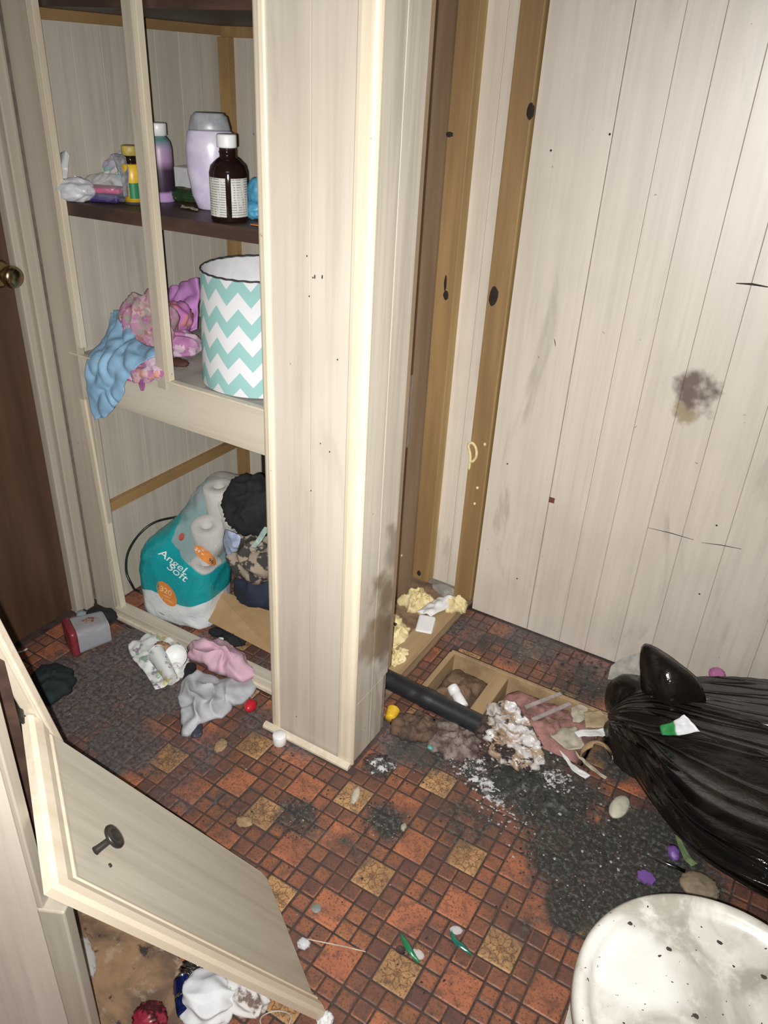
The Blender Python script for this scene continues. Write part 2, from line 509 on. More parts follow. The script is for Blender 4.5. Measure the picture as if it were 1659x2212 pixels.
def tile_mat(name, kind):
    m, t = new(name)
    p = t.pos()
    u = t.n('ShaderNodeVectorMath', {0: p, 1: (OX, OY, 0)}, operation='SUBTRACT').outputs[0]
    u = t.scale(u, (1 / PX, 1 / PY, 0))
    cell = t.n('ShaderNodeVectorMath', {0: u}, operation='FLOOR').outputs[0]
    if kind == 'flower':
        q = t.n('ShaderNodeVectorMath', {0: t.scale(u, (.25, .25, 0)), 1: (.25, .25, 0)}, operation='ADD').outputs[0]
        cell = t.n('ShaderNodeVectorMath', {0: q}, operation='FLOOR').outputs[0]
    if kind == 'big': wn = t.maprange(t.noise(p, 6, 2), .35, .65)
    else: wn = t.n('ShaderNodeTexWhiteNoise', {'Vector': cell}, noise_dimensions='3D').outputs['Value']
    n1 = t.noise(p, 70, 4, .65)
    if kind == 'small':
        c = t.ramp(wn, [(0, (.13, .058, .045)), (.35, (.20, .082, .052)), (.7, (.285, .105, .056)), (1, (.34, .135, .06))])
    elif kind == 'big':
        c = t.ramp(wn, [(0, (.36, .125, .065)), (1, (.46, .165, .078))])
    else:
        sx = t.n('ShaderNodeSeparateXYZ', {0: u})
        lx = t.math('WRAP', t.math('SUBTRACT', sx.outputs[0], 1.0), 2.0, -2.0)
        ly = t.math('WRAP', t.math('SUBTRACT', sx.outputs[1], 5.0), 2.0, -2.0)
        th = t.math('ARCTAN2', ly, lx)
        rr = t.math('SQRT', t.math('ADD', t.math('MULTIPLY', lx, lx), t.math('MULTIPLY', ly, ly)))
        th = t.math('ADD', th, t.math('MULTIPLY', t.math('SUBTRACT', t.noise(p, 40, 2), .5), .22))
        pet = t.math('ABSOLUTE', t.math('SINE', t.math('MULTIPLY', th, 4.0)))
        edge = t.math('MULTIPLY', pet, rr)
        l1 = t.maprange(edge, .03, .15, 1.0, 0.0)
        rim = t.math('ABSOLUTE', t.math('SUBTRACT', rr, t.math('ADD', .86, t.math('MULTIPLY', t.math('ABSOLUTE', t.math('COSINE', t.math('MULTIPLY', th, 4.0))), -.26))))
        l2 = t.maprange(rim, .015, .06, 1.0, 0.0)
        l3 = t.maprange(t.math('ABSOLUTE', t.math('SUBTRACT', rr, .2)), .01, .05, 1.0, 0.0)
        ln = t.math('MAXIMUM', t.math('MULTIPLY', l1, t.maprange(rr, .8, .74, 0.0, 1.0, False)), t.math('MAXIMUM', l2, l3))
        c = t.mix(wn, (.42, .225, .095), (.52, .30, .135))
        c = t.mix(t.math('MULTIPLY', ln, .8), c, (.17, .075, .03))
        t.bump(ln, -.35, .0015)
    c = t.mix(t.math('MULTIPLY', t.maprange(n1, .5, .72), .55), c, (.12, .052, .036))
    c, fs = dirt(t, c, p)
    t.out(c, t.maprange(fs, 0, 1, .5, .9))
    if kind != 'flower': t.bump(n1, .35, .0015)
    return m
TILES = {k: tile_mat('tile_' + k, k) for k in ('small', 'big', 'flower')}
def grout_mat():
    m, t = new('floor_grout')
    p = t.pos()
    c = t.mix(t.maprange(t.noise(p, 60, 4), .4, .6), (.030, .018, .015), (.058, .034, .028))
    c, fs = dirt(t, c, p)
    t.out(c, .8)
    return m
GROUT = grout_mat()

# ------------------------------------------------------------------ the floor
HX0, HX1, HY0, HY1 = -.715, -.235, 1.50, 1.725          # rotted hole
FX0, FX1, FY0, FY1 = -1.95, 1.35, -1.2, 2.05
ZG = -.0022
bm = bmesh.new()
for a, b in (((FX0, FY0), (HX0, FY1)), ((HX1, FY0), (FX1, FY1)), ((HX0, FY0), (HX1, HY0)), ((HX0, HY1), (HX1, FY1))):
    box(bm, (a[0], a[1], -.03), (b[0], b[1], ZG))
floor = bm_obj('floor', bm, GROUT, kind='structure', label='terracotta mosaic tile floor covered in soot and dirt')
BIGC = [(0, 0, 'big'), (4, 6, 'big'), (2, 2, 'big'), (6, 4, 'big'), (1, 5, 'flower'), (5, 1, 'flower')]
def tile_mesh(w, h, name):
    bm = bmesh.new()
    g, e = .0021, .0028
    lv = []
    for (ins, z, cut) in ((g, -.006, .0015), (g, -.0012, .0015), (g + e, 0, .002)):
        x, y = w / 2 - ins, h / 2 - ins
        ring = [(-x + cut, -y), (x - cut, -y), (x, -y + cut), (x, y - cut), (x - cut, y), (-x + cut, y), (-x, y - cut), (-x, -y + cut)]
        lv.append([bm.verts.new((p, q, z)) for p, q in ring])
    grid_faces(bm, lv, True)
    bm.faces.new(lv[-1])
    bmesh.ops.recalc_face_normals(bm, faces=bm.faces)
    me = bpy.data.meshes.new(name); bm.to_mesh(me); bm.free()
    return me
tile_list = []
used = set()
imin, imax = int((-1.74 - OX) / PX), int((1.3 - OX) / PX)
jmin, jmax = int((-.6 - OY) / PY), int((1.93 - OY) / PY)
for bi in range(imin // 8 - 1, imax // 8 + 2):
    for bj in range(jmin // 8 - 1, jmax // 8 + 2):
        for cx, cy, k in BIGC:
            I, J = bi * 8 + cx, bj * 8 + cy
            for a in (-1, 0):
                for b in (-1, 0): used.add((I + a, J + b))
            tile_list.append((OX + I * PX, OY + J * PY, k))
for i in range(imin - 1, imax + 1):
    for j in range(jmin - 1, jmax + 1):
        if (i, j) not in used: tile_list.append((OX + (i + .5) * PX, OY + (j + .5) * PY, 'small'))
FORB = [(HX0, HX1, HY0, HY1), (-.98, -.712, 1.155, 1.36), (-1.01, -.765, 1.34, 2.0), (-1.70, -.96, 1.264, 1.315), (-1.80, -1.63, 1.21, 1.312)]
def clip_tile(x, y, k):
    """the part of a tile that fits between walls, frames and the hole"""
    sx, sy = (PX, PY) if k != 'small' else (PX / 2, PY / 2)
    x0, x1, y0, y1 = max(x - sx, -1.752), min(x + sx, 1.30), max(y - sy, -.6), min(y + sy, 1.938)
    for a0, a1, b0, b1 in FORB:
        if x0 < a1 and x1 > a0 and y0 < b1 and y1 > b0:
            opts = [(x0, min(x1, a0), y0, y1), (max(x0, a1), x1, y0, y1), (x0, x1, y0, min(y1, b0)), (x0, x1, max(y0, b1), y1)]
            x0, x1, y0, y1 = max(opts, key=lambda q: max(0, q[1] - q[0]) * max(0, q[3] - q[2]))
    if x1 - x0 < .009 or y1 - y0 < .009: return None
    full = abs((x1 - x0) - 2 * sx) < 1e-6 and abs((y1 - y0) - 2 * sy) < 1e-6
    return ((x0 + x1) / 2, (y0 + y1) / 2, k, None if full else (x1 - x0, y1 - y0))
tile_list = [t for t in (clip_tile(*t) for t in tile_list) if t]

# ------------------------------------------------------------------ walls
ZT = 2.35
def planks_x(parent, xs, Y, mat, z0=0.0, z1=ZT, th=.006, back=1):
    """planks of an x-wall facing -y"""
    for a, b in zip(xs, xs[1:]):
        boxo('plank', (a + .0004, Y, z0), (b - .0004, Y + th * back, z1), mat, parent, .0009)
def planks_y(parent, ys, X, mat, z0=0.0, z1=ZT, th=.006, back=-1):
    for a, b in zip(ys, ys[1:]):
        boxo('plank', (min(X, X + th * back), a + .0004, z0), (max(X, X + th * back), b - .0004, z1), mat, parent, .0009)
wall_back = boxo('wall_back', (-1.76, 1.99, -.03), (1.35, 2.05, ZT), GAPC, None, 0, kind='structure', label='pale wood-grain panelled wall behind the bin bag and closet')
planks_x(wall_back, [-.752, -.5635], 1.94, PANEL_MAIN, z0=.002)
planks_x(wall_back, [-.562, -.457, -.377, -.285, -.196, -.09, .06, .17, .28, .43, .53, .68, .80, .95, 1.10, 1.3], 1.94, PANEL_MAIN, z0=.002)
boxo('backing_strip', (-.75, 1.9425, 0), (1.3, 1.985, ZT), GAPC, wall_back, 0)
planks_x(wall_back, [-.985, -.865, -.75], 1.98, PANEL, z0=.03)
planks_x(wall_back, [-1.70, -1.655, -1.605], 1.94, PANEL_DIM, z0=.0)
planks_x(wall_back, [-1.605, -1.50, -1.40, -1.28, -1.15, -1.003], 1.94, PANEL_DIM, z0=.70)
boxo('dark_gap_sheet', (-1.604, 1.946, .0), (-1.003, 1.95, .70), BLACKV, wall_back, 0)  # black sheet stands in for the darkness of a gap in the wall
# small rusty bracket, nail holes and cracks on the main wall
q = onY(1192, 1080, 1.94)
boxo('rusty_plate', (q.x - .008, 1.937, q.z - .008), (q.x + .008, 1.9405, q.z + .008), plain('rust', (.16, .055, .035), .7, sc=200), wall_back, .001)
CRK = plain('crack_dark', (.05, .04, .035), .9)
for a, b, r in (((1590, 612), (1659, 620), .0028), ((1400, 1140), (1498, 1166), .0012), ((1515, 1172), (1602, 1186), .0012), ((1197, 732), (1200, 748), .0012)):
    p0, p1 = onY(*a, 1.9398), onY(*b, 1.9398)
    bm_obj('crack', tube([p0, (p0 + p1) / 2 + Vector((0, 0, .002)), p1], [r * .4, r, r * .5], 6, bm=None), CRK, wall_back)
for px, py in ((1511, 1283), (1117, 1250), (1096, 1002), (1548, 1135), (1190, 325), (1317, 290)):
    p0 = onY(px, py, 1.9395)
    bm_obj('nail_hole', ball(p0, (.0028, .001, .0028), px, .2, 2, 1), CRK, wall_back)
# studs left bare where the panelling was stripped
def knot(parent, p, rx, rz, seed):
    bm_obj('knot', ball(p, (rx, .0012, rz), seed, .3, 1.5, 2), plain('knot%d' % seed, (.02, .012, .008), .8), parent)
def stud(name, x0, x1, y0, label, knots):
    bm = bmesh.new(); box(bm, (x0, y0, .036), (x1, 1.985, ZT), .002)
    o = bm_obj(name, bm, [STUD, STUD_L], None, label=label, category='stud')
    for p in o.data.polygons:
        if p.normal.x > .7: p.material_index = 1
    for i, (px, py, rx, rz) in enumerate(knots):
        q = onY(px, py, y0); q.x = min(max(q.x, x0 + rx * .6), x1 - rx * .2)
        knot(o, q, rx, rz, int(px) + i)
    return o
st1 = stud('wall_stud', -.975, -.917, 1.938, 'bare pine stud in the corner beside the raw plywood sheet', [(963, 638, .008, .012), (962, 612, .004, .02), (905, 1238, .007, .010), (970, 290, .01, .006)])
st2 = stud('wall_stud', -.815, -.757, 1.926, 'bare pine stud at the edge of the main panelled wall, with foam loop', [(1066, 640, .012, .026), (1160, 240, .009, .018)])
lo = [onY(x, y, 1.922) for x, y in ((1013, 1015), (1016, 985), (1012, 962), (1020, 957), (1028, 968), (1029, 985), (1022, 996), (1014, 996))]
bm_obj('foam_string', tube(lo, .0042, 8, 40), FOAM, st2, True)
for k, (px, py) in enumerate(((1031, 1054), (1025, 1088), (1047, 960))):
    q = onY(px, py, 1.924)
    bm_obj('foam_fleck', ball(q, (.004, .002, .005), k + 3, .4, 2, 1), FOAM, st2)
# raw back of the closet side
wp = boxo('wall_partition', (-1.003, 1.335, 0), (-.978, 1.985, ZT), PLY, None, .001, kind='structure', label='bare brown plywood back of the closet side')
q0, q1 = onX(893, 808, -.977), onX(865, 988, -.977)
bm = bmesh.new()
box(bm, (-.978, 1.70, .545), (-.9745, 1.845, .765), .0006)
bm_obj('white_patch', bm, WHITED, wp)
rnd = random.Random(5)
for k, (px, py) in enumerate(((860, 1142), (868, 1200), (858, 1218), (868, 1360), (880, 640), (874, 470))):
    q = onX(px, py, -.976)
    bm_obj('foam_fleck', ball(q, (.002, .004, .007 if k == 0 else .004), k, .4, 2, 1), FOAM, wp)
boxo('subfloor_patch', (-.977, 1.345, ZG - .002), (-.765, 1.985, .004), plain('dirty_ply', (.30, .20, .125), .85, sc=25, col2=(.15, .095, .06), bump=.3), floor, 0)
# sole plate of the stripped wall
bm = bmesh.new(); box(bm, (-.835, 1.502, 0.0045), (-.765, 1.925, .036), .002)
bm_obj('sole_plate', bm, PLATE, label='rough timber sole plate on floor between pillar and main wall', category='timber')

# ------------------------------------------------------------------ boxed pillar
pil = boxo('wall_pillar', (-.955, 1.1805, 0), (-.722, 1.335, ZT), GAPC, None, 0, kind='structure', label='boxed pillar of pale wood-grain panelling with corner mouldings')
planks_x(pil, [-.945, -.845, -.757], 1.178, PANEL_COL)
planks_y(pil, [1.188, 1.262, 1.338], -.7195, PANEL_SIDE, z0=.185)
planks_y(pil, [1.188, 1.262, 1.318], -.7195, PANEL_SIDE, z0=.0, z1=.185)
boxo('raw_edge', (-.735, 1.338, .19), (-.722, 1.357, ZT), PLY, pil, .001)
def corner_mould(cx, cy, wdt, dep, name):
    """rounded outside corner moulding standing the full height"""
    prof = []
    for k in range(9):
        a = math.pi / 2 * k / 8
        prof.append((cx + .014 * math.sin(a) - .014 + .0, cy - .014 * math.cos(a) + .014 - .0))
    poly = [(cx - wdt, cy + .003), (cx - wdt + .003, cy), (cx - wdt + .010, cy - .0015), (cx - .016, cy - .0005)] + prof[1:] + [(cx + .0005, cy + dep - .006), (cx - .002, cy + dep), (cx - .006, cy + dep), (cx - .006, cy + .006), (cx - wdt, cy + .006)]
    return prism(poly, .0, ZT)
bm_obj('corner_moulding', corner_mould(-.7155, 1.1725, .042, .016, ''), TRIM, pil)
bm = corner_mould(0, 0, .030, .03, '')
bmesh.ops.transform(bm, matrix=Matrix.Translation((-.965, 1.1725, 0)) @ Matrix.Scale(-1, 4, (1, 0, 0)), verts=bm.verts)
bm_obj('corner_moulding', bm, TRIM, pil)
boxo('left_return', (-.963, 1.18, 0), (-.955, 1.335, ZT), PANEL_COL, pil, .001)
bm = prism([(1.172, 0), (1.158, 0), (1.158, .006), (1.163, .012), (1.172, .014)], -.978, -.716)
bmesh.ops.transform(bm, matrix=Matrix(((0, 0, 1, 0), (1, 0, 0, 0), (0, 1, 0, 0), (0, 0, 0, 1))), verts=bm.verts)
bm_obj('base_strip', bm, TRIM, pil)
for k, (px, py) in enumerate(((663, 553), (680, 598), (696, 598), (729, 777), (692, 958), (712, 976), (676, 600), (668, 640), (640, 1548), (672, 1060))):
    q = onY(px, py, 1.1778)
    bm_obj('nail_mark', ball(q, (.0016, .0007, .004 if k in (1, 2) else .002), k, .3, 2, 1), CRK, pil)

# ------------------------------------------------------------------ left wall, door and its frame
wl = boxo('wall_left', (-1.80, 1.30, 0), (-1.7025, 1.985, ZT), GAPC, None, 0, kind='structure', label='panelled left side of the closet')
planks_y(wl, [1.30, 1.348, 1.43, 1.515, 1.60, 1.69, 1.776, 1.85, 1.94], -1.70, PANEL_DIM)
door = boxo('door_1', (-1.80, .36, .012), (-1.762, 1.215, 2.05), DOORBROWN, None, .002, kind='structure', label='dark brown flush door with brass knob')
q = onX(15, 604, -1.70)
kb = lathe([(.0, .0), (.031, .0), (.033, .003), (.026, .008), (.011, .012), (.010, .028), (.018, .034), (.025, .042), (.027, .052), (.024, .060), (.016, .064), (0, .065)], 28)
bmesh.ops.transform(kb, matrix=Matrix.Translation((-1.762, 1.180, q.z)) @ Matrix.Rotation(math.pi / 2, 4, 'Y'), verts=kb.verts)
bm_obj('door_knob', kb, BRASS, door, True)
# casing with stepped profile on the x-facing side
def casing(name, y0, y1, label):
    c = boxo(name, (-1.80, y0 + .004, 0), (-1.752, y1, ZT), FRAME, None, .001, kind='structure', label=label)
    w_ = (y1 - y0)
    for a, b, x in ((.0, .30, -1.738), (.30, .42, -1.746), (.42, .86, -1.734), (.86, 1.0, -1.742)):
        boxo('casing_bead', (-1.753, y0 + a * w_, 0), (x, y0 + b * w_, ZT), FRAME, c, .003)
    return c
casing('trim_1', 1.215, 1.284, 'pale stepped door casing beside the dark brown door')
casing('trim_2', .27, .36, 'pale door casing on the near side of the brown door')
boxo('wall_entry', (-1.84, -1.2, 0), (-1.755, .27, ZT), PANEL_DIM, None, 0, kind='structure', label='pale wall beyond the brown door')
boxo('trim_3', (-1.80, .36, 2.05), (-1.742, 1.215, 2.14), FRAME, None, .002, kind='structure', label='door head casing')
boxo('wall_above_door', (-1.84, .27, 2.14), (-1.76, 1.215, ZT), PANEL_DIM, None, 0, kind='structure', label='wall over the brown door')
boxo('ceiling', (-1.95, -1.2, ZT), (1.35, 2.05, ZT + .03), plain('ceiling_white', (.55, .54, .51), .8), None, 0, kind='structure', label='plain ceiling')
boxo('wall_right', (1.305, -1.2, -.03), (1.36, 2.05, ZT), PANEL, None, 0, kind='structure', label='pale panelled right wall')
boxo('wall_front', (-1.95, -1.25, -.03), (1.35, -1.2, ZT), PANEL, None, 0, kind='structure', label='pale wall behind the photographer')

# ------------------------------------------------------------------ closet frame and shelves
clo = empty('closet_frame', (-1.33, 1.30, 0), label='pale face frame of the open built-in closet with three levels', category='closet')
YF = 1.285
boxo('stile', (-1.735, YF, 0), (-1.652, YF + .022, ZT), FRAME, clo, .0015)
boxo('jamb_strip', (-1.652, YF + .004, .84), (-1.640, YF + .022, ZT), TRIM, clo, .001)
T = Matrix.Translation((0, 0, 0))
bm = bmesh.new(); box(bm, (-.009, 0, 0), (.009, .02, .665), .001)
bmesh.ops.transform(bm, matrix=Matrix.Translation((-1.628, YF - .004, .035)) @ Matrix.Rotation(-.045, 4, 'Y'), verts=bm.verts)
bm_obj('jamb_strip', bm, TRIM, clo)
boxo('stile', (-1.735, YF + .002, 0), (-1.632, YF + .02, .72), FRAME, clo, .0015)
boxo('stile', (-1.373, YF - .002, .80), (-1.345, YF + .018, ZT), FRAME, clo, .0015)
boxo('stile_edge', (-1.345, YF, .822), (-1.334, YF + .018, ZT), TRIM, clo, .001)
o = boxo('rail', (-.36, 0, 0), (.33, .02, .113), FRAME_H, clo, .0015, T=Matrix.Translation((-1.325, YF + .001, .708)))
boxo('rail_lip', (-.36, 0, 0), (.33, .006, .004), TRIM, clo, .0008, T=Matrix.Translation((-1.325, YF - .001, .8185)))
boxo('sill', (-1.64, YF - .012, 0), (-.962, YF + .028, .035), FRAME_H, clo, .003)
boxo('sill', (-1.64, YF - .020, 0), (-.962, YF - .012, .014), TRIM, clo, .002)
boxo('shelf', (-1.70, YF + .022, .788), (-1.003, 1.94, .806), plain('grey_shelf', (.40, .37, .33), .6, sc=12), clo, .001)
bm = prism([(-1.70, 1.30), (-1.0, 1.372), (-1.003, 1.94), (-1.70, 1.94)], 1.160, 1.19)
bm_obj('shelf', bm, DARKWOOD, clo, label='dark brown shelf board')
boxo('shelf', (-1.70, 1.31, 1.578), (-1.003, 1.94, 1.70), DARKWOOD, clo, .001)
BATT = plain('closet_batten', (.36, .22, .09), .65, sc=14, col2=(.24, .145, .06), stretch=(1, .1, .3))
boxo('batten', (-1.70, 1.31, 1.556), (-1.682, 1.94, 1.578), BATT, clo, .001)
boxo('batten', (-1.682, 1.922, 1.552), (-1.003, 1.94, 1.578), BATT, clo, .001)
boxo('batten', (-1.70, 1.31, .322), (-1.680, 1.905, .352), BATT, clo, .001)
boxo('batten', (-1.69, 1.915, .0), (-1.652, 1.94, .786), BATT, clo, .001)
boxo('batten', (-1.69, 1.915, .81), (-1.652, 1.94, 1.158), BATT, clo, .001)
boxo('batten', (-1.69, 1.915, 1.192), (-1.652, 1.94, 1.552), BATT, clo, .001)
# ------------------------------------------------------------------ loose cabinet door leaning at front left
def rect3d(TL, TR, BR, BL, zbr):
    h = [np.array([(p[0] - 829.5) / FPX, (p[1] - 1106) / FPX, 1.]) for p in (TL, TR, BR, BL)]
    A = np.stack([h[0], -h[1], h[2], -h[3]], 1)
    l = np.linalg.svd(A)[2][-1]; l = l / l[0]
    Mw = np.array([list(v) for v in M3])
    P = [np.array(CAM) + Mw.T @ (q * k) for q, k in zip(h, l)]
    k = (zbr - 1.5) / (P[2][2] - 1.5)
    return [Vector(np.array(CAM) + (p - np.array(CAM)) * k) for p in P]
TL, TR, BR, BL = rect3d((55, 1548), (575, 1890), (697, 2200), (110, 1925), .022)
ux = ((TR - TL) + (BR - BL)).normalized()
uy = ((BL - TL) + (BR - TR)); uy = (uy - ux * uy.dot(ux)).normalized()
uz = ux.cross(uy)
if uz.dot(CAM - TL) < 0: flip = -1
else: flip = 1
L_, W_ = (TR - TL).length, (BL - TL).length
DM = Matrix(((ux.x, uy.x, uz.x * flip, TL.x), (ux.y, uy.y, uz.y * flip, TL.y), (ux.z, uy.z, uz.z * flip, TL.z), (0, 0, 0, 1)))
cdoor = empty('cabinet_door', (0, 0, 0), label='loose pale cabinet door with moulding and dark knob leaning at front left', category='cabinet door')
cdoor.matrix_world = DM
def on_door(name, bm, mat, parent=cdoor, smooth=False, **k):
    bmesh.ops.recalc_face_normals(bm, faces=bm.faces)
    me = bpy.data.meshes.new(name); bm.to_mesh(me); bm.free()
    me.materials.append(mat)
    if smooth: me.polygons.foreach_set('use_smooth', [True] * len(me.polygons))
    o = bpy.data.objects.new(name, me); COL.objects.link(o); o.parent = parent
    return setp(o, **k)
bm = prism([(.004, .001), (L_ - .018, 0), (L_ - .003, .010), (L_, .03), (L_, W_ - .02), (.004, W_ - .02)], -.010, 0)
dpan = on_door('door_panel', bm, DOORP)
def mould_profile(n0):
    return [(0, -.008), (.0, .004), (.004, .010), (.016, .0115), (.026, .009), (.029, .0055), (.033, .0075), (.037, .0065), (.040, .001), (.040, -.008)]
def mould(length, wd):
    bm = bmesh.new()
    pr = [(a * wd / .04, z) for a, z in mould_profile(0)]
    A = [bm.verts.new((0, a, z)) for a, z in pr]
    B = [bm.verts.new((length, a, z)) for a, z in pr]
    for i in range(len(pr)):
        j = (i + 1) % len(pr)
        bm.faces.new((A[i], A[j], B[j], B[i]))
    bm.faces.new(A[::-1]); bm.faces.new(B)
    return bm
bm = mould(L_ - .002, .040)                      # along the long near edge
for v in bm.verts:                               # mitre
    if v.co.x < .001: v.co.x += min(v.co.y * 1.4, .056)
bmesh.ops.transform(bm, matrix=Matrix.Translation((0, W_, 0)) @ Matrix.Scale(-1, 4, (0, 1, 0)), verts=bm.verts)
on_door('moulding', bm, MOULD)
bm = mould(W_, .056)
for v in bm.verts:
    if v.co.x > W_ - .001: v.co.x -= min(v.co.y * .71, .04)
    elif v.co.x < .001: v.co.x += v.co.y * .35
bmesh.ops.transform(bm, matrix=Matrix(((0, 1, 0, 0), (1, 0, 0, 0), (0, 0, 1, 0), (0, 0, 0, 1))), verts=bm.verts)
on_door('moulding', bm, MOULD)
def door_local(px, py):
    d = ray(px, py); n = (DM.to_3x3() @ Vector((0, 0, 1)))
    t = (TL - CAM).dot(n) / d.dot(n)
    return DM.inverted() @ (CAM + d * t)
kq = door_local(206, 1838)
kb = on_door('knob', lathe([(0, 0), (.0065, 0), (.0055, .006), (.0050, .022), (.0065, .026), (.0165, .028), (.0185, .031), (.0175, .034), (.010, .0355), (.009, .0345), (0, .0355)], 24), DARKMETAL, dpan, smooth=True)
kb.matrix_local = Matrix.Translation((kq.x, kq.y, 0))
sc_ = on_door('screw', lathe([(0, 0), (.0032, 0), (.003, .002), (0, .0024)], 12), DARKMETAL, dpan)
q = door_local(237, 1870); sc_.matrix_local = Matrix.Translation((q.x, q.y, 0))
# hinge at the top corner
hg = bmesh.new()
box(hg, (-.018, -.028, -.006), (.012, .012, -.002), .001)
box(hg, (-.03, -.05, -.008), (-.005, -.012, -.004), .001)
tube([(-.012, -.03, .0), (-.012, .016, .0)], .0055, 10, bm=hg)
tube([(.004, .0, -.004), (.02, .012, .006)], .003, 8, bm=hg)
on_door('hinge', hg, DARKMETAL)
# base cabinet it fell from
cab = empty('base_cabinet', (-.75, .40, 0), label='pale base cabinet with open front at the left edge', category='cabinet')
d15 = ray(130, 1947); E1 = CAM + d15 * (.7879 / math.hypot(d15.x, d15.y))
ex, ey = E1.x, E1.y
ang = math.atan2(-.42, -.90)
T = Matrix.Translation((ex, ey, 0)) @ Matrix.Rotation(ang, 4, 'Z')
boxo('side_panel', (.034, -.018, 0), (.62, .0, 1.05), PANEL, cab, .002, T=T)
boxo('edge_trim', (-.004, -.02, 0), (.036, .004, .458), FRAME, cab, .003, T=T)
boxo('edge_trim', (.027, -.019, .458), (.036, .002, 1.05), FRAME, cab, .002, T=T)
s0 = CAM + ray(80, 1540) * 1.19; s1 = CAM + ray(-30, 1335) * 1.03
dv = (s1 - s0).normalized(); s00 = s0 - dv * (s0.z / dv.z)
sidev = M3[0] - dv * M3[0].dot(dv); sidev.normalize(); nv = dv.cross(sidev)
TS = Matrix(((sidev.x, nv.x, dv.x, s00.x), (sidev.y, nv.y, dv.y, s00.y), (sidev.z, nv.z, dv.z, s00.z), (0, 0, 0, 1)))
bm = bmesh.new(); box(bm, (-.017, -.008, .04), (.012, .010, 1.1), .003)
box(bm, (.004, -.011, .04), (.009, -.007, 1.1), .001)
bmesh.ops.transform(bm, matrix=TS, verts=bm.verts)
bm_obj('stile', bm, MOULD, cab)
bm = prism([(-.852, .470), (-1.32, .52), (-1.32, .505), (-.865, .455)], .0, .95)
bm_obj('inner_side', bm, DARKWOOD, cab)  # dark board stands in for the shaded inside of the cabinet
# water-stained board on the floor in front of the cabinet
def stained_board():
    m, t = new('stained_board')
    p = t.pos()
    a = t.noise(t.scale(p, (1, 1, 1)), 9, 5, .6, .6)
    b = t.noise(p, 26, 5, .65)
    c = t.mix(t.maprange(a, .4, .62), (.30, .185, .10), (.125, .078, .052))
    c = t.mix(t.math('MULTIPLY', t.maprange(b, .55, .68), .6), c, (.42, .33, .24))
    c = t.mix(t.math('MULTIPLY', t.maprange(t.noise(p, 14, 4), .6, .7), .7), c, (.36, .15, .12))
    c = t.mix(t.maprange(t.noise(p, 40, 4), .62, .72), c, (.03, .025, .022))
    t.out(c, .75); t.bump(b, .3)
    return m
P_ = [F(120, 1935, .01), F(330, 2010, .01), F(400, 2085, .01), F(425, 2150, .01), F(470, 2260, .01), F(160, 2420, .01), F(20, 2150, .01)]
bm = prism([(p.x, p.y) for p in P_], .0008, .010)
bm_obj('stained_board', bm, stained_board(), label='water-stained brown board lying on the floor under the cabinet door', category='board')

# ------------------------------------------------------------------ drum at front right
def drum_mat():
    m, t = new('stained_enamel')
    p = t.pos()
    a = t.noise(p, 7, 5, .62, .8); b = t.noise(p, 24, 5, .65); s = t.noise(p, 110, 2)
    c = t.mix(t.maprange(a, .40, .62), (.62, .60, .54), (.36, .34, .285))
    c = t.mix(t.math('MULTIPLY', t.maprange(b, .5, .7), .6), c, (.75, .73, .67))
    q = F(1370, 2070, .38)
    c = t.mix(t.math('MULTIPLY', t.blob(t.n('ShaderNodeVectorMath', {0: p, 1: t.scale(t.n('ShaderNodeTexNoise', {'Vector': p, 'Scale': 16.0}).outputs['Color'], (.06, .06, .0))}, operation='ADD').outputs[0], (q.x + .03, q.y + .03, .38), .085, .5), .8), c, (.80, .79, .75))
    c = t.mix(t.maprange(s, .71, .74), c, (.05, .04, .035))
    t.out(c, .33)
    return m
DR = drum_mat()
dc = Vector((.1374, .7789))
drum = empty('drum', (dc.x, dc.y, 0), label='round off-white drum with a stained lid at front right', category='drum')
R0 = .1994
bm_obj('body', lathe([(0, 0), (R0 - .02, 0), (R0 - .012, .004), (R0 - .008, .12), (R0 - .004, .125), (R0 - .008, .13), (R0 - .007, .345)], 72, dc.x, dc.y), DR, drum, True)
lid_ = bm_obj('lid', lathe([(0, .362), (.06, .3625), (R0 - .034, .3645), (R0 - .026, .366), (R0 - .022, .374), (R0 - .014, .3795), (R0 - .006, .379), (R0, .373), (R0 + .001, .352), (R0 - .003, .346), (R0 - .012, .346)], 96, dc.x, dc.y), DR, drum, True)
for k, (px, py, z) in enumerate(((1262, 2148, .36), (1360, 1994, .366), (1503, 2195, .364), (1650, 2110, .364), (1445, 2050, .364), (1555, 2036, .364))):
    q = F(px, py, z)
    bm_obj('soot_speck', ball(q, (.006, .005, .0022) if k == 0 else (.004, .003, .001), k, .5, 2, 2), CRK, lid_)

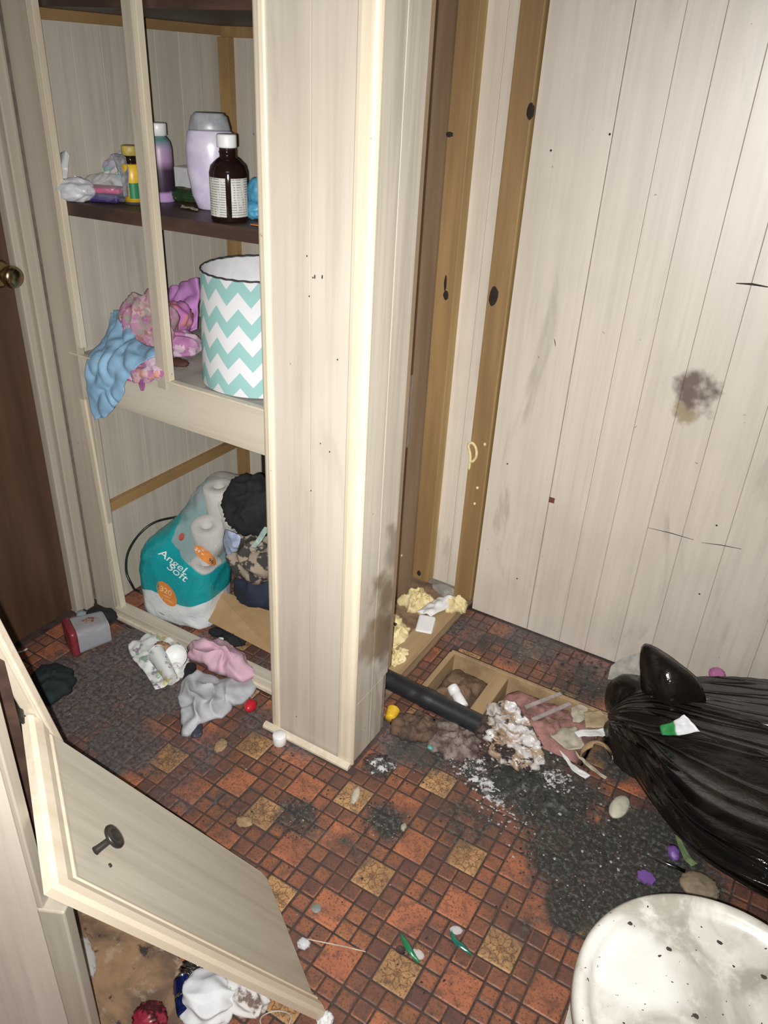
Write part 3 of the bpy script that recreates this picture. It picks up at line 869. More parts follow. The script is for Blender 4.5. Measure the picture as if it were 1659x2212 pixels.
# ------------------------------------------------------------------ black bin bag
secs = [(-.215, 1.630, .030, .085, .10), (-.18, 1.625, .075, .06, .15), (-.12, 1.625, .135, .0, .185), (-.03, 1.615, .215, .0, .205), (.07, 1.605, .275, .0, .225),
        (.20, 1.60, .305, .0, .255), (.36, 1.595, .315, .0, .285), (.54, 1.60, .29, .0, .27), (.68, 1.61, .22, .0, .21), (.78, 1.62, .12, .01, .13), (.82, 1.62, .03, .03, .06)]
rb = random.Random(11)
RIDG = [(rb.uniform(2.2, 5.2) if i % 3 else rb.uniform(.3, 2.9), rb.uniform(.035, .065), rb.uniform(.05, .11), rb.uniform(0, .18), rb.uniform(.55, .99), rb.uniform(-.5, .5)) for i in range(20)]
RIDG = [((r[0] if r[0] < math.pi else r[0] - 1.2), *r[1:]) for r in RIDG]
def bag_body():
    bm = bmesh.new()
    nS, nA = 120, 420
    cs = cat([(s[0], s[1], 0) for s in secs], nS); ws = cat([(s[2], s[3], s[4]) for s in secs], nS)
    G = []
    for i in range(nS):
        c, wv = cs[i], ws[i]
        s = i / (nS - 1)
        ring = []
        for k in range(nA):
            a = 2 * math.pi * k / nA
            ca, sa = math.cos(a), math.sin(a)
            fold = 0
            for fr, am, sd in ((1.6, .10, 1), (3.2, .03, 2)):
                vv = N((ca * fr, sa * fr, s * (1.1 + fr * .25) + sd * 4), 1.0, sd)
                fold += am * vv
            for (ra, rw, rh, s0, s1, dr_) in RIDG:
                if s0 < s < s1:
                    da = (a - ra - dr_ * s + math.pi) % (2 * math.pi) - math.pi
                    e_ = math.sin(math.pi * (s - s0) / (s1 - s0)) ** .5
                    fold += rh * e_ * math.exp(-(abs(da) / rw) ** 1.35)
            k2 = 1 + (fold - .03) * (1.5 - s) * .72
            hh = (wv.z - wv.y) / 2
            zc = wv.y + hh
            y = c.y + math.copysign(abs(ca) ** .85, ca) * wv.x * k2
            z = zc + math.copysign(abs(sa) ** .8, sa) * hh * (k2 if sa > 0 else 1)
            x = c.x + N((c.x * 8, y * 8, z * 8), 1, 5) * .008
            ring.append(bm.verts.new((x, y, max(.001, z))))
        G.append(ring)
    grid_faces(bm, G, True)
    bm.faces.new(G[0][::-1]); bm.faces.new(G[-1])
    return bm
bag = empty('bin_bag', (.2, 1.6, 0), label='full black plastic bin bag with tied neck by the panelled wall', category='bin bag')
bm_obj('bag_body', bag_body(), BAG, bag, True)
Ye = 1.66
e1 = [[onY(x, y, Y) for x, y, Y in r] for r in (
    [(1385, 1398, 1.70), (1392, 1391, 1.70), (1404, 1393, 1.70)],
    [(1382, 1440, 1.69), (1420, 1430, 1.67), (1455, 1425, 1.69)],
    [(1386, 1500, 1.68), (1440, 1480, 1.64), (1512, 1474, 1.68)],
    [(1395, 1570, 1.66), (1450, 1560, 1.62), (1530, 1530, 1.66)])]
bm_obj('tied_end', puff(e1, .018, 20, 20, .004, 22, 3), BAGEAR, bag, True)
e2 = [[onY(x, y, Y) for x, y, Y in r] for r in (
    [(1335, 1462, 1.74), (1355, 1456, 1.74), (1385, 1460, 1.74)],
    [(1312, 1490, 1.72), (1345, 1485, 1.70), (1392, 1485, 1.72)],
    [(1310, 1530, 1.69), (1345, 1525, 1.67), (1395, 1520, 1.68)],
    [(1318, 1548, 1.67), (1350, 1560, 1.65), (1395, 1560, 1.66)])]
bm_obj('tied_end', puff(e2, .022, 18, 18, .004, 25, 8), BAGEAR, bag, True)
e3 = [[onY(x, y, Y) for x, y, Y in r] for r in (
    [(1330, 1545, 1.66), (1360, 1540, 1.64), (1400, 1550, 1.64)],
    [(1305, 1575, 1.64), (1345, 1580, 1.61), (1405, 1590, 1.62)],
    [(1315, 1630, 1.60), (1350, 1640, 1.57), (1410, 1650, 1.58)],
    [(1345, 1690, 1.56), (1375, 1700, 1.53), (1420, 1710, 1.53)])]
bm_obj('tied_end', puff(e3, .022, 26, 26, .009, 34, 12), BAGEAR, bag, True)
rows = [[onY(x, y, Y) for x, y, Y in r] for r in ([(1425, 1568, 1.525), (1450, 1560, 1.525), (1478, 1543, 1.53)], [(1430, 1588, 1.508), (1470, 1588, 1.506), (1512, 1580, 1.515)])]
def wrapper_mat():
    m, t = new('green_white_wrapper')
    s = t.n('ShaderNodeSeparateXYZ', {0: t.pos()})
    q = onY(1470, 1570, 1.54)
    f = t.maprange(t.math('ADD', s.outputs[0], t.math('MULTIPLY', s.outputs[2], .8)), q.x + q.z * .8 - .004, q.x + q.z * .8 + .004)
    t.out(t.mix(f, (.03, .24, .07), (.75, .76, .78)), .3)
    return m
bm_obj('snack_wrapper', sheet(rows, 16, 12, .006, 40, 3, .001, .002), wrapper_mat(), None, True, label='crumpled green and white wrapper lying on the bin bag', category='wrapper')

# ------------------------------------------------------------------ hole in the floor, pipe and burnt rubbish
hole = empty('floor_cavity', (-.47, 1.61, -.12), kind='structure', label='rotted floor opening with joist and pink insulation')
hole['kind'] = 'structure'
DIRTW = plain('dirty_subfloor', (.20, .125, .075), .85, sc=22, col2=(.075, .048, .035), bump=.5)
boxo('cavity_bottom', (HX0 - .02, HY0 - .08, -.125), (HX1 + .02, HY1 + .02, -.115), DIRTW, hole, 0)
boxo('cavity_side', (HX0 - .001, HY0 + .001, -.115), (HX0 + .016, HY1 - .012, -.0035), PLATE, hole, .002)
boxo('cavity_side', (HX1, HY0 - .08, -.115), (HX1 + .02, HY1 + .02, -.004), DIRTW, hole, .002)
boxo('cavity_side', (HX0 + .002, HY1 - .012, -.115), (HX1 - .002, HY1 + .001, -.0035), PLATE, hole, .002)
boxo('cavity_side', (HX0, HY0 - .02, -.115), (HX1, HY0, -.004), DIRTW, hole, .002)
boxo('joist', (-.565, HY0 + .001, -.114), (-.525, HY1 - .001, -.012), PLATE, hole, .003)
PINKI = plain('pink_insulation', (.40, .20, .18), .9, sc=22, col2=(.17, .095, .075), bump=.6, bsc=80)
bm_obj('insulation', heap([(-.52, HY0 + .01), (-.25, HY0 + .01), (-.245, HY1 - .012), (-.52, HY1 - .012)], -.085, .075, 4, .022, 26, 18, 60, .3, floorz=-.114), PINKI, hole, True)
bm_obj('insulation', heap([(-.70, HY0 + .012), (-.575, HY0 + .012), (-.575, HY1 - .012), (-.70, HY1 - .012)], -.09, .055, 9, .02, 26, 14, 48, .3, floorz=-.114), DIRTW, hole, True)
GREYP = plain('ashen_slat', (.40, .35, .33), .7)
for a, b, nm in (((1135, 1528), (1212, 1498), 'x'), ((1150, 1555), (1232, 1520), 'y')):
    p0, p1 = F(*a, .002), F(*b, .002)
    d = (p1 - p0); an = math.atan2(d.y, d.x)
    boxo('loose_slat', (0, -.006, -.002), (d.length, .006, .002), GREYP, None, .0006, T=Matrix.Translation(p0) @ Matrix.Rotation(an, 4, 'Z'),
         label='pale narrow slat in the floor hole, ' + ('the far one' if nm == 'x' else 'the near one'), category='slat', group='slats in the floor hole')
# drain pipe
p0, p1 = Vector((-.86, 1.468, .036)), F(1046, 1570, .028)
dr = (p1 - p0)
n_ = 40
pts = [p0 + dr * (i / (n_ - 1)) for i in range(n_)]
rad = [.0265 if i < 20 else (.0285 if i < 23 else .0262) for i in range(n_)]
pipe = bm_obj('drain_pipe', tube(pts, rad, 28), BLACKPLASTIC, None, True, label='black plastic drain pipe sticking out beside the pillar', category='pipe')
CHAR = plain('char', (.018, .014, .012), .8, sc=60, col2=(.09, .055, .045), bump=.6)
bm_obj('burnt_end', ball(p1 + dr.normalized() * .008, (.03, .028, .026), 4, .55, 1.7, 4), CHAR, pipe, True)
# small white bottle by the pipe
q0, q1 = F(1002, 1528, .010), F(976, 1483, .030)
ax = (q1 - q0); L = ax.length
Tm = Matrix.Translation(q0) @ ax.to_track_quat('Z', 'X').to_matrix().to_4x4()
wb = empty('pill_bottle', q0, label='small white plastic bottle lying behind the black pipe', category='bottle')
bm = lathe([(0, 0), (.013, 0), (.0145, .002), (.0145, L * .62), (.011, L * .68)], 24); bmesh.ops.transform(bm, matrix=Tm, verts=bm.verts)
bm_obj('bottle_body', bm, WHITEP, wb, True)
bm = lathe([(0.008, L * .66), (.0155, L * .67), (.0155, L * .98), (.014, L), (0, L)], 24); bmesh.ops.transform(bm, matrix=Tm, verts=bm.verts)
bm_obj('cap', bm, WHITEP, wb, True)
# yellow cup-like cap beside pillar foot
c0, c1 = F(842, 1555, .012), F(853, 1528, .016)
ax = (c1 - c0).normalized()
bm = lathe([(0, 0), (.0125, 0), (.0135, .002), (.0165, .030), (.0175, .031), (.0175, .033), (.015, .033), (.0125, .006), (0, .006)], 24)
bmesh.ops.transform(bm, matrix=Matrix.Translation(c0 + Vector((0, 0, .004))) @ ax.to_track_quat('Z', 'X').to_matrix().to_4x4(), verts=bm.verts)
bm_obj('yellow_cup', bm, YELLOW, None, True, label='small yellow plastic cup lying beside the pillar foot', category='cup')
# dark mound standing in for a round dent with debris by the pipe
o_ = [F(x, y) for x, y in ((838, 1570), (860, 1545), (905, 1540), (945, 1560), (955, 1592), (915, 1605), (860, 1600))]
bm_obj('dent_mound', heap(o_, 0, .026, 21, .018, 40, 16, 52, .5, .25), plain('dent_earth', (.045, .03, .022), .9, sc=30, col2=(.14, .085, .055), bump=.7), None, True, label='dark brown mound standing in for a round dent in front of the black pipe', category='debris')
o_ = [F(x, y) for x, y in ((930, 1560), (985, 1550), (1040, 1590), (1030, 1640), (985, 1650), (925, 1620))]
bm_obj('burnt_paper_heap', heap(o_, 0, .014, 31, .014, 45, 16, 52, .5, .3), plain('scorched_paper', (.24, .19, .17), .85, sc=40, col2=(.075, .045, .04), bump=.7), None, True, label='scorched brownish paper heap below the pipe', category='debris')
# burnt clear bag
def burnt_mat():
    m, t = new('burnt_plastic')
    p = t.pos()
    a = t.noise(p, 22, 4, .6, .7); b = t.noise(p, 30, 3)
    c = t.mix(t.maprange(a, .42, .56), (.58, .55, .54), (.34, .24, .16))
    c = t.mix(t.maprange(b, .54, .62), c, (.045, .03, .03))
    c = t.mix(t.maprange(t.noise(p, 15, 2), .62, .68), c, (.05, .11, .11))
    t.out(c, .22); t.bump(t.noise(p, 70, 3, .6, 1.0), .6, .004)
    return m
BURN = burnt_mat()
cb = F(1108, 1605, .03)
bb = empty('burnt_bag', (cb.x, cb.y, 0), label='melted whitish plastic bag at the burnt end of the pipe', category='bag')
bm_obj('bag_lump', ball((cb.x, cb.y - .005, .036), (.072, .050, .044), 17, .5, 1.5, 5, .001, -.35), BURN, bb, True)
rows = [[onY(x, y, Y) for x, y, Y in r] for r in ([(1052, 1520, 1.53), (1085, 1512, 1.53), (1112, 1516, 1.53)], [(1050, 1560, 1.51), (1095, 1552, 1.50), (1145, 1562, 1.51)], [(1065, 1600, 1.49), (1115, 1600, 1.475), (1170, 1612, 1.49)])]
bm_obj('bag_top', sheet(rows, 26, 26, .016, 28, 5, .0015, .004), BURN, bb, True)

# litter between the burnt bag and the bin bag
CARD = plain('pale_card', (.46, .36, .22), .7, sc=30, col2=(.34, .26, .16))
CREAM = plain('cream_card', (.50, .45, .36), .7, sc=30, col2=(.30, .27, .20), bump=.2)
def flat(name, px, z, mat, label, category, seed=1, th=.003, amp=.006, freq=30, nu=16, nv=12, **k):
    rows = [[F(x, y, zz) for x, y, zz in [(q if len(q) == 3 else (*q, z)) for q in r]] for r in px]
    return bm_obj(name, sheet(rows, nu, nv, amp, freq, seed, th, .0025), mat, None, True, label=label, category=category, **k)
flat('card_scrap', [[(1262, 1540), (1290, 1535), (1318, 1548)], [(1265, 1572), (1290, 1572), (1312, 1572)]], .022, CARD, 'tan card scrap beside the knot of the bin bag', 'card', 2)
flat('paper_stack', [[(1240, 1582), (1275, 1578), (1312, 1574)], [(1250, 1592), (1280, 1592), (1318, 1588)]], .026, WHITED, 'flattened white paper layers touching the bin bag neck', 'paper', 4, .004)
flat('card_scrap', [[(1188, 1590), (1215, 1573), (1245, 1570)], [(1215, 1612), (1240, 1610), (1258, 1600)], [(1228, 1622), (1248, 1620), (1262, 1612)]], .010, CREAM, 'greyish cream card scrap right of the melted bag', 'card', 6, .003, .008)
flat('card_scrap', [[(1232, 1530), (1255, 1520), (1270, 1530)], [(1238, 1560), (1255, 1560), (1265, 1555)]], .012, CREAM, 'torn cream card near the floor hole', 'card', 8)
flat('paper_strip', [[(1208, 1622), (1240, 1650), (1275, 1675)], [(1214, 1632), (1236, 1662), (1265, 1682)]], .008, WHITED, 'long torn white paper strip on burnt tiles', 'paper', 9, .002, .008)
flat('paper_strip', [[(1240, 1622), (1275, 1650), (1312, 1680)], [(1244, 1630), (1270, 1656), (1308, 1684)]], .010, CREAM, 'thin cream paper strip below the tan bowl piece', 'paper', 11, .002, .008)
bq = F(1290, 1628, .02)
bm = bmesh.new()
G = []
for i in range(9):
    a = math.radians(8 + 62 * i / 8)
    G.append([bm.verts.new((bq.x + .042 * math.cos(a) * math.cos(t) * 1.0, bq.y + .045 * math.cos(a) * math.sin(t), .002 + .046 * math.sin(a))) for t in [math.radians(20 + 190 * k / 22) for k in range(23)]])
G2 = [[bm.verts.new(v.co * 1 - (v.co - Vector((bq.x, bq.y, 0))) * .07) for v in r] for r in G]
grid_faces(bm, G); grid_faces(bm, [r[::-1] for r in G2])
for r, s in zip(G, G2): pass
for a, b in ((G[0], G2[0]), (G[-1], G2[-1])):
    for i in range(22): bm.faces.new((a[i], a[i + 1], b[i + 1], b[i]))
bm_obj('broken_bowl', bm, plain('tan_clay', (.50, .35, .19), .5, sc=20), None, True, label='broken tan bowl piece open at the front, beside the bin bag', category='bowl')
oc = F(1338, 1743, .012)
bm = ball(oc, (.020, .038, .011), 3, .06, 1.2, 4, .001, -.12)
bm_obj('oval_stone', bm, plain('cream_stone', (.56, .54, .43), .6, sc=60, var=.1), None, True, label='smooth cream oval lying on soot in front of the bin bag', category='stone')
q = F(1395, 1897, .004)
bm = bmesh.new()
vs = []
for k in range(40):
    a = 2 * math.pi * k / 40
    rr = .015 + .0012 * math.sin(7 * a)
    vs.append((q.x + rr * math.cos(a) * 1.25, q.y + rr * math.sin(a)))
bm_obj('purple_disc', prism(vs, .004, .009, bm), plain('purple_plastic', (.19, .09, .34), .45), None, label='purple scalloped plastic disc just behind the drum', category='disc')
q = F(1455, 1842, .01)
bm_obj('purple_scrap', ball(q, (.012, .018, .010), 5, .4, 2, 3, .001, .4), MATS['purple_plastic'], None, True, label='dark purple plastic scrap close to the bin bag edge', category='scrap')
flat('green_shard', [[(1455, 1800), (1462, 1798)], [(1475, 1850), (1488, 1846)], [(1492, 1872), (1506, 1866)]], .012, plain('pale_green_plastic', (.20, .26, .13), .3), 'pale green plastic sliver along the bin bag edge', 'shard', 3, .002, .004)
q0, q1 = F(1415, 1855, .008), F(1480, 1882, .008)
bm_obj('metal_pen', tube([q0, q0 + (q1 - q0) * .5, q1], .0042, 12), plain('steel', (.35, .36, .38), .2, Metallic=1.0), None, True, label='shiny thin metal stick lying between drum and bin bag', category='stick')
q = F(1512, 1915, .02)
bm_obj('tan_lump', ball(q, (.038, .030, .018), 8, .25, 1.5, 4, .001, .2), plain('tan_lump', (.27, .21, .14), .7, sc=40), None, True, label='tan rounded lump half hidden behind the drum lid', category='lump')
q = onY(1545, 1468, 1.90)
bm_obj('pink_tuft', ball((q.x + .0, 1.895, .122), (.020, .018, .016), 5, .2, 3, 4), plain('pink_fluff', (.50, .17, .36), .9, bump=.6), None, True, label='bright pink fluffy tuft behind the bin bag against the wall', category='tuft')
rows = [[onY(1322, 1440, 1.86), onY(1350, 1424, 1.88), onY(1386, 1412, 1.89)], [onY(1316, 1470, 1.83), onY(1350, 1472, 1.83), onY(1388, 1470, 1.84)]]
bm_obj('grey_box_scrap', sheet(rows, 14, 12, .004, 20, 4, .012, .002), plain('greyish_card', (.40, .38, .34), .7), None, label='greyish plastic scrap leaning behind the bin bag knot', category='scrap')
# bits along the hole edge and on the tiles
TEAL = plain('teal_bit', (.10, .33, .28), .5)
q = F(929, 1615, .012)
bm_obj('teal_scrap', ball(q, (.008, .006, .005), 9, .4, 2, 2), TEAL, None, True, label='tiny teal scrap in the grey dust below the pipe', category='scrap')
# ------------------------------------------------------------------ top shelf of the closet
ZS = 1.1905
def text_mesh(name, body, size, mat, Tm, parent, extrude=.0004, shear=0.0, bend=None):
    cu = bpy.data.curves.new(name, 'FONT')
    cu.body = body; cu.size = size; cu.extrude = extrude; cu.align_x = 'CENTER'; cu.align_y = 'CENTER'; cu.shear = shear
    ob = bpy.data.objects.new(name, cu)
    COL.objects.link(ob)
    dg = bpy.context.evaluated_depsgraph_get()
    me = bpy.data.meshes.new_from_object(ob.evaluated_get(dg))
    bpy.data.objects.remove(ob); bpy.data.curves.remove(cu)
    if bend:
        for v in me.vertices: v.co = bend(v.co)
    me.transform(Tm)
    me.materials.clear(); me.materials.append(mat)
    return link(name, me, None, parent)
# amber medicine bottle
AMBER = plain('dark_amber', (.016, .007, .006), .08, var=.1)
def label_mat():
    m, t = new('printed_label')
    s = t.n('ShaderNodeSeparateXYZ', {0: t.pos()})
    z = s.outputs[2]
    ln = t.math('SINE', t.math('MULTIPLY', z, 1250.0))
    br = t.noise(t.scale(t.pos(), (160, 160, 20)), 1.0, 2)
    f = t.math('MULTIPLY', t.maprange(ln, .1, .5), t.maprange(br, .42, .5))
    t.out(t.mix(t.math('MULTIPLY', f, .75), (.56, .56, .52), (.13, .12, .11)), .6)
    return m
LABEL = label_mat()
mp = F(497, 476, ZS)
med = empty('medicine_bottle', (mp.x, mp.y, ZS), label='dark amber medicine bottle with white cap and printed label on the dark shelf', category='bottle')
k = .0405
glass_ = bm_obj('glass_body', lathe([(0, ZS), (k - .003, ZS), (k, ZS + .004), (k, ZS + .098), (k - .004, ZS + .112), (.024, ZS + .124), (.0165, ZS + .129), (.0165, ZS + .136), (.0185, ZS + .138), (.0165, ZS + .141), (.016, ZS + .150)], 40, mp.x, mp.y), AMBER, med, True)
bm_obj('cap', lathe([(.012, ZS + .146), (.0205, ZS + .147), (.0212, ZS + .150), (.0212, ZS + .170), (.0195, ZS + .1725), (0, ZS + .1725)], 36, mp.x, mp.y), WHITEP, med, True)
va = math.atan2(-mp.y, -mp.x)
for a0, a1 in ((va - 1.35, va - .16), (va + .12, va + 1.25)):
    bm = bmesh.new(); G = []
    for rr in (k + .0002, k + .0009):
        for z in ((ZS + .012, ZS + .090) if rr < k + .0005 else (ZS + .090, ZS + .012)):
            G.append([bm.verts.new((mp.x + rr * math.cos(a0 + (a1 - a0) * i / 16), mp.y + rr * math.sin(a0 + (a1 - a0) * i / 16), z)) for i in range(17)])
    grid_faces(bm, G + [G[0]])
    bm.faces.new([G[j][0] for j in range(4)]); bm.faces.new([G[j][-1] for j in range(4)][::-1])
    bm_obj('label', bm, LABEL, glass_)
# lavender bottle
LAV = plain('lavender_plastic', (.50, .44, .60), .25, var=.12, sc=25, col2=(.60, .55, .66))
lp = F(462, 452, ZS)
lav = empty('lotion_bottle', (lp.x, lp.y, ZS), label='tall lavender oval bottle standing behind the amber bottle', category='bottle')
pr = [(0, 0), (.030, 0), (.036, .003), (.047, .03), (.055, .08), (.056, .13), (.050, .165), (.046, .168)]
bm = lathe([(r, z) for r, z in pr], 40, 0, 0, 1.0, .58)
Tl = Matrix.Translation((lp.x, lp.y, ZS)) @ Matrix.Rotation(va + math.pi / 2, 4, 'Z')
bmesh.ops.transform(bm, matrix=Tl, verts=bm.verts); bm_obj('bottle_body', bm, LAV, lav, True)
bm = lathe([(.046, .169), (.0465, .172), (.040, .196), (.034, .2), (.033, .203), (0, .203)], 40, 0, 0, 1.0, .62)
bmesh.ops.transform(bm, matrix=Tl, verts=bm.verts); bm_obj('cap', bm, plain('grey_lilac', (.34, .35, .37), .35), lav, True)
# purple child's bottle behind the middle stile
pp = F(352, 434, ZS)
pb = empty('bath_bottle', (pp.x, pp.y, ZS), label='purple and dark printed bottle with white cap right of the middle stile', category='bottle')
def bands(name, stops, rough=.4):
    m, t = new(name)
    s = t.n('ShaderNodeSeparateXYZ', {0: t.pos()})
    nz = t.math('MULTIPLY', t.math('SUBTRACT', t.noise(t.pos(), 40, 3), .5), .03)
    v = t.math('ADD', t.maprange(s.outputs[2], ZS, ZS + .16, 0, 1, False), nz)
    x = t.ramp(v, stops); t.out(x, rough)
    return m
PB = bands('purple_print', [(0, (.40, .26, .48)), (.12, (.40, .26, .48)), (.16, (.03, .018, .035)), (.45, (.05, .025, .05)), (.58, (.36, .22, .36)), (.75, (.34, .26, .40)), (.86, (.09, .20, .19)), (1, (.08, .15, .15))])
bm_obj('bottle_body', lathe([(0, ZS), (.029, ZS), (.031, ZS + .004), (.031, ZS + .115), (.028, ZS + .132), (.020, ZS + .142), (.018, ZS + .145)], 32, pp.x, pp.y), PB, pb, True)
bm_obj('cap', lathe([(.015, ZS + .144), (.022, ZS + .146), (.022, ZS + .170), (.0205, ZS + .172), (0, ZS + .172)], 32, pp.x, pp.y), WHITEP, pb, True)
# yellow bottle
yp = F(291, 440, ZS)
yb = empty('yellow_bottle', (yp.x, yp.y, ZS), label='slim yellow bottle with green label left of the middle stile', category='bottle')
ybody = bm_obj('bottle_body', lathe([(0, ZS + .004), (.022, ZS + .004), (.022, ZS + .085), (.019, ZS + .088)], 28, yp.x, yp.y), YELLOW, yb, True)
bm_obj('base_ring', lathe([(0, ZS), (.0225, ZS), (.0225, ZS + .006), (0, ZS + .006)], 28, yp.x, yp.y), CRK, yb, True)
bm_obj('neck', lathe([(.014, ZS + .086), (.0175, ZS + .088), (.0175, ZS + .106), (.014, ZS + .107)], 24, yp.x, yp.y), AMBER, yb, True)
bm_obj('cap', lathe([(.014, ZS + .105), (.0185, ZS + .106), (.0185, ZS + .124), (.017, ZS + .126), (0, ZS + .126)], 24, yp.x, yp.y), plain('ochre_cap', (.50, .38, .10), .5), yb, True)
bm = bmesh.new(); G = []
for z in (ZS + .014, ZS + .048):
    G.append([bm.verts.new((yp.x + .0226 * math.cos(va - .3 + 1.3 * i / 10), yp.y + .0226 * math.sin(va - .3 + 1.3 * i / 10), z)) for i in range(11)])
grid_faces(bm, G)
lb = bm_obj('label', bm, GREEN, ybody)
md = lb.modifiers.new('s', 'SOLIDIFY'); md.thickness = .0006; md.offset = 1
# plastic bag and packs on the left
zz = ZS
def shelf_sheet(name, rows, mat, label, category, seed, th=.0012, amp=.006, **k):
    return bm_obj(name, sheet([[onY(*q) for q in r] for r in rows], 24, 22, amp, 26, seed, th, .003), mat, None, True, label=label, category=category, **k)
shelf_sheet('plastic_bag', [[(128, 332, 1.345), (142, 326, 1.34), (150, 334, 1.345)], [(118, 375, 1.335), (130, 370, 1.33), (146, 372, 1.34)], [(118, 415, 1.325), (135, 412, 1.32), (152, 404, 1.335)], [(124, 430, 1.315), (150, 428, 1.318), (172, 422, 1.335)]], FILMW, 'sheer clear plastic bag standing at the left end of the shelf', 'bag', 3)
pq = F(160, 437, ZS)
bm_obj('white_pouch', ball((pq.x - .006, pq.y + .012, ZS + .025), (.044, .030, .025), 5, .28, 1.6, 4, ZS + .0005, .5), plain('white_film', (.62, .63, .66), .25, var=.1), None, True, label='shiny white plastic pouch at the left shelf end', category='pouch')
pq = F(222, 438, ZS)
pk = empty('pad_pack', (pq.x, pq.y, ZS), label='clear pack of folded pink and purple pads on the shelf', category='pack')
tt = Matrix.Translation((pq.x, pq.y + .015, 0)) @ Matrix.Rotation(.42, 4, 'Z')
boxo('pad', (-.044, -.02, ZS + .001), (.034, .03, ZS + .020), plain('violet', (.045, .025, .16), .6), pk, .006, T=tt)
boxo('pad', (-.044, -.021, ZS + .021), (.040, .03, ZS + .034), plain('magenta', (.50, .03, .17), .6), pk, .005, T=tt)
bm_obj('film', ball((pq.x + .004, pq.y + .02, ZS + .032), (.062, .040, .031), 8, .2, 1.8, 4, ZS + .0004, .42), clear_mat('thin_film', (.75, .75, .77), .13, .2), pk, True)
pq = F(248, 420, ZS)
WAV = bands('wavy_print', [(0, (.62, .62, .66)), (.22, (.62, .62, .66)), (.27, (.30, .55, .52)), (.36, (.20, .45, .44)), (.40, (.40, .36, .48)), (.55, (.50, .48, .56)), (1, (.6, .6, .62))])
bm_obj('wipes_pack', ball((pq.x + .0, pq.y + .045, ZS + .046), (.055, .034, .046), 12, .22, 1.4, 4, ZS + .0005, .5), WAV, None, True, label='rounded teal and lilac striped pack left of the yellow bottle', category='pack')
shelf_sheet('white_napkin', [[(162, 380, 1.375), (168, 384, 1.375), (200, 396, 1.38)], [(158, 400, 1.37), (180, 402, 1.37), (205, 406, 1.375)]], WHITED, 'small white napkin corner sticking up behind the pouch', 'napkin', 6)
shelf_sheet('folded_leaflet', [[(242, 334, 1.385), (256, 333, 1.385), (271, 338, 1.385)], [(252, 358, 1.383), (264, 362, 1.383), (276, 366, 1.383)], [(262, 384, 1.38), (270, 386, 1.38), (278, 388, 1.38)], [(268, 425, 1.378), (272, 425, 1.378), (278, 425, 1.378)]], plain('grey_leaflet', (.36, .36, .38), .6, sc=60, col2=(.16, .16, .17)), 'grey printed leaflet propped against the yellow bottle', 'leaflet', 9, .001, .003)
shelf_sheet('white_tissue', [[(200, 388, 1.41), (225, 372, 1.415), (252, 358, 1.42)], [(200, 400, 1.395), (228, 390, 1.395), (256, 376, 1.40)]], WHITED, 'crumpled white tissue edge above the striped pack', 'tissue', 14)
# right half: clear box, green packet, blue pouch, white slip
cq = F(402, 418, ZS)
bx = empty('clear_box', (cq.x, cq.y, ZS), label='clear plastic box with pale filling at the back of the shelf', category='box')
tt = Matrix.Translation((cq.x + .01, cq.y + .03, 0)) @ Matrix.Rotation(.1, 4, 'Z')
boxo('filling', (-.045, -.02, ZS + .001), (.05, .03, ZS + .045), plain('oat_filling', (.42, .40, .34), .8), bx, .012, T=tt)
boxo('clear_shell', (-.055, -.028, ZS + .0006), (.06, .038, ZS + .062), FILMW, bx, .006, T=tt)
gq = F(400, 436, ZS)
bm_obj('green_packet', ball((gq.x + .005, gq.y + .0, ZS + .016), (.058, .026, .016), 4, .3, 1.6, 4, ZS + .0005, .15), plain('dark_green_foil', (.018, .04, .016), .35, sc=40, col2=(.20, .22, .02), cut=(.58, .66)), None, True, label='dark green foil packet lying before the clear box', category='packet')
flat('paper_slip', [[(392, 444), (412, 447), (428, 450)], [(390, 447), (410, 451), (428, 455)]], ZS + .004, CREAM, 'cream paper slip lying on the dark shelf', 'paper', 3, .0008, .002)
bq = F(545, 472, ZS)
BLUEP = plain('blue_vinyl', (.075, .30, .46), .45, var=.1)
bp = empty('blue_pouch', (bq.x, bq.y, ZS), label='bright blue pouch squeezed between amber bottle and pillar', category='pouch')
bm_obj('pouch_body', ball((bq.x + .012, bq.y + .01, ZS + .052), (.026, .02, .036), 6, .2, 1.4, 4, ZS + .02), BLUEP, bp, True)
bm_obj('pouch_flap', ball((bq.x + .006, bq.y - .006, ZS + .019), (.030, .018, .018), 9, .3, 1.5, 4, ZS + .0005), BLUEP, bp, True)
oq = F(546, 488, ZS)
boxo('orange_card', (-.04, -.006, ZS + .0005), (.04, .012, ZS + .003), plain('orange_card', (.45, .17, .05), .6), None, .0005, T=Matrix.Translation((oq.x + .03, oq.y + .012, 0)) @ Matrix.Rotation(.1, 4, 'Z'), label='thin orange card at the shelf edge beside the pillar', category='card')

# ------------------------------------------------------------------ middle shelf
ZM = .8062
def chevron():
    m, t = new('chevron_fabric')
    o = t.pos(True)
    s = t.n('ShaderNodeSeparateXYZ', {0: o})
    a = t.math('ARCTAN2', s.outputs[1], s.outputs[0])
    tri = t.math('PINGPONG', t.math('MULTIPLY', a, 15 / (2 * math.pi)), .5)
    v = t.math('ADD', t.math('MULTIPLY', s.outputs[2], 1 / .0735), t.math('MULTIPLY', tri, .92))
    f = t.maprange(t.math('FRACT', t.math('ADD', v, 20.15)), .49, .51)
    weave = t.noise(o, 900, 2)
    c = t.mix(f, (.70, .70, .72), (.27, .50, .48))
    c = t.mix(t.math('MULTIPLY', weave, .15), c, (.3, .3, .3))
    t.out(c, .8)
    return m
lc = Vector((-1.205, 1.478))
shade = empty('lampshade', (lc.x, lc.y, ZM), label='drum lampshade with teal and white chevrons on the middle shelf', category='lampshade')
Hs = .27
me = bpy.data.meshes.new('fabric')
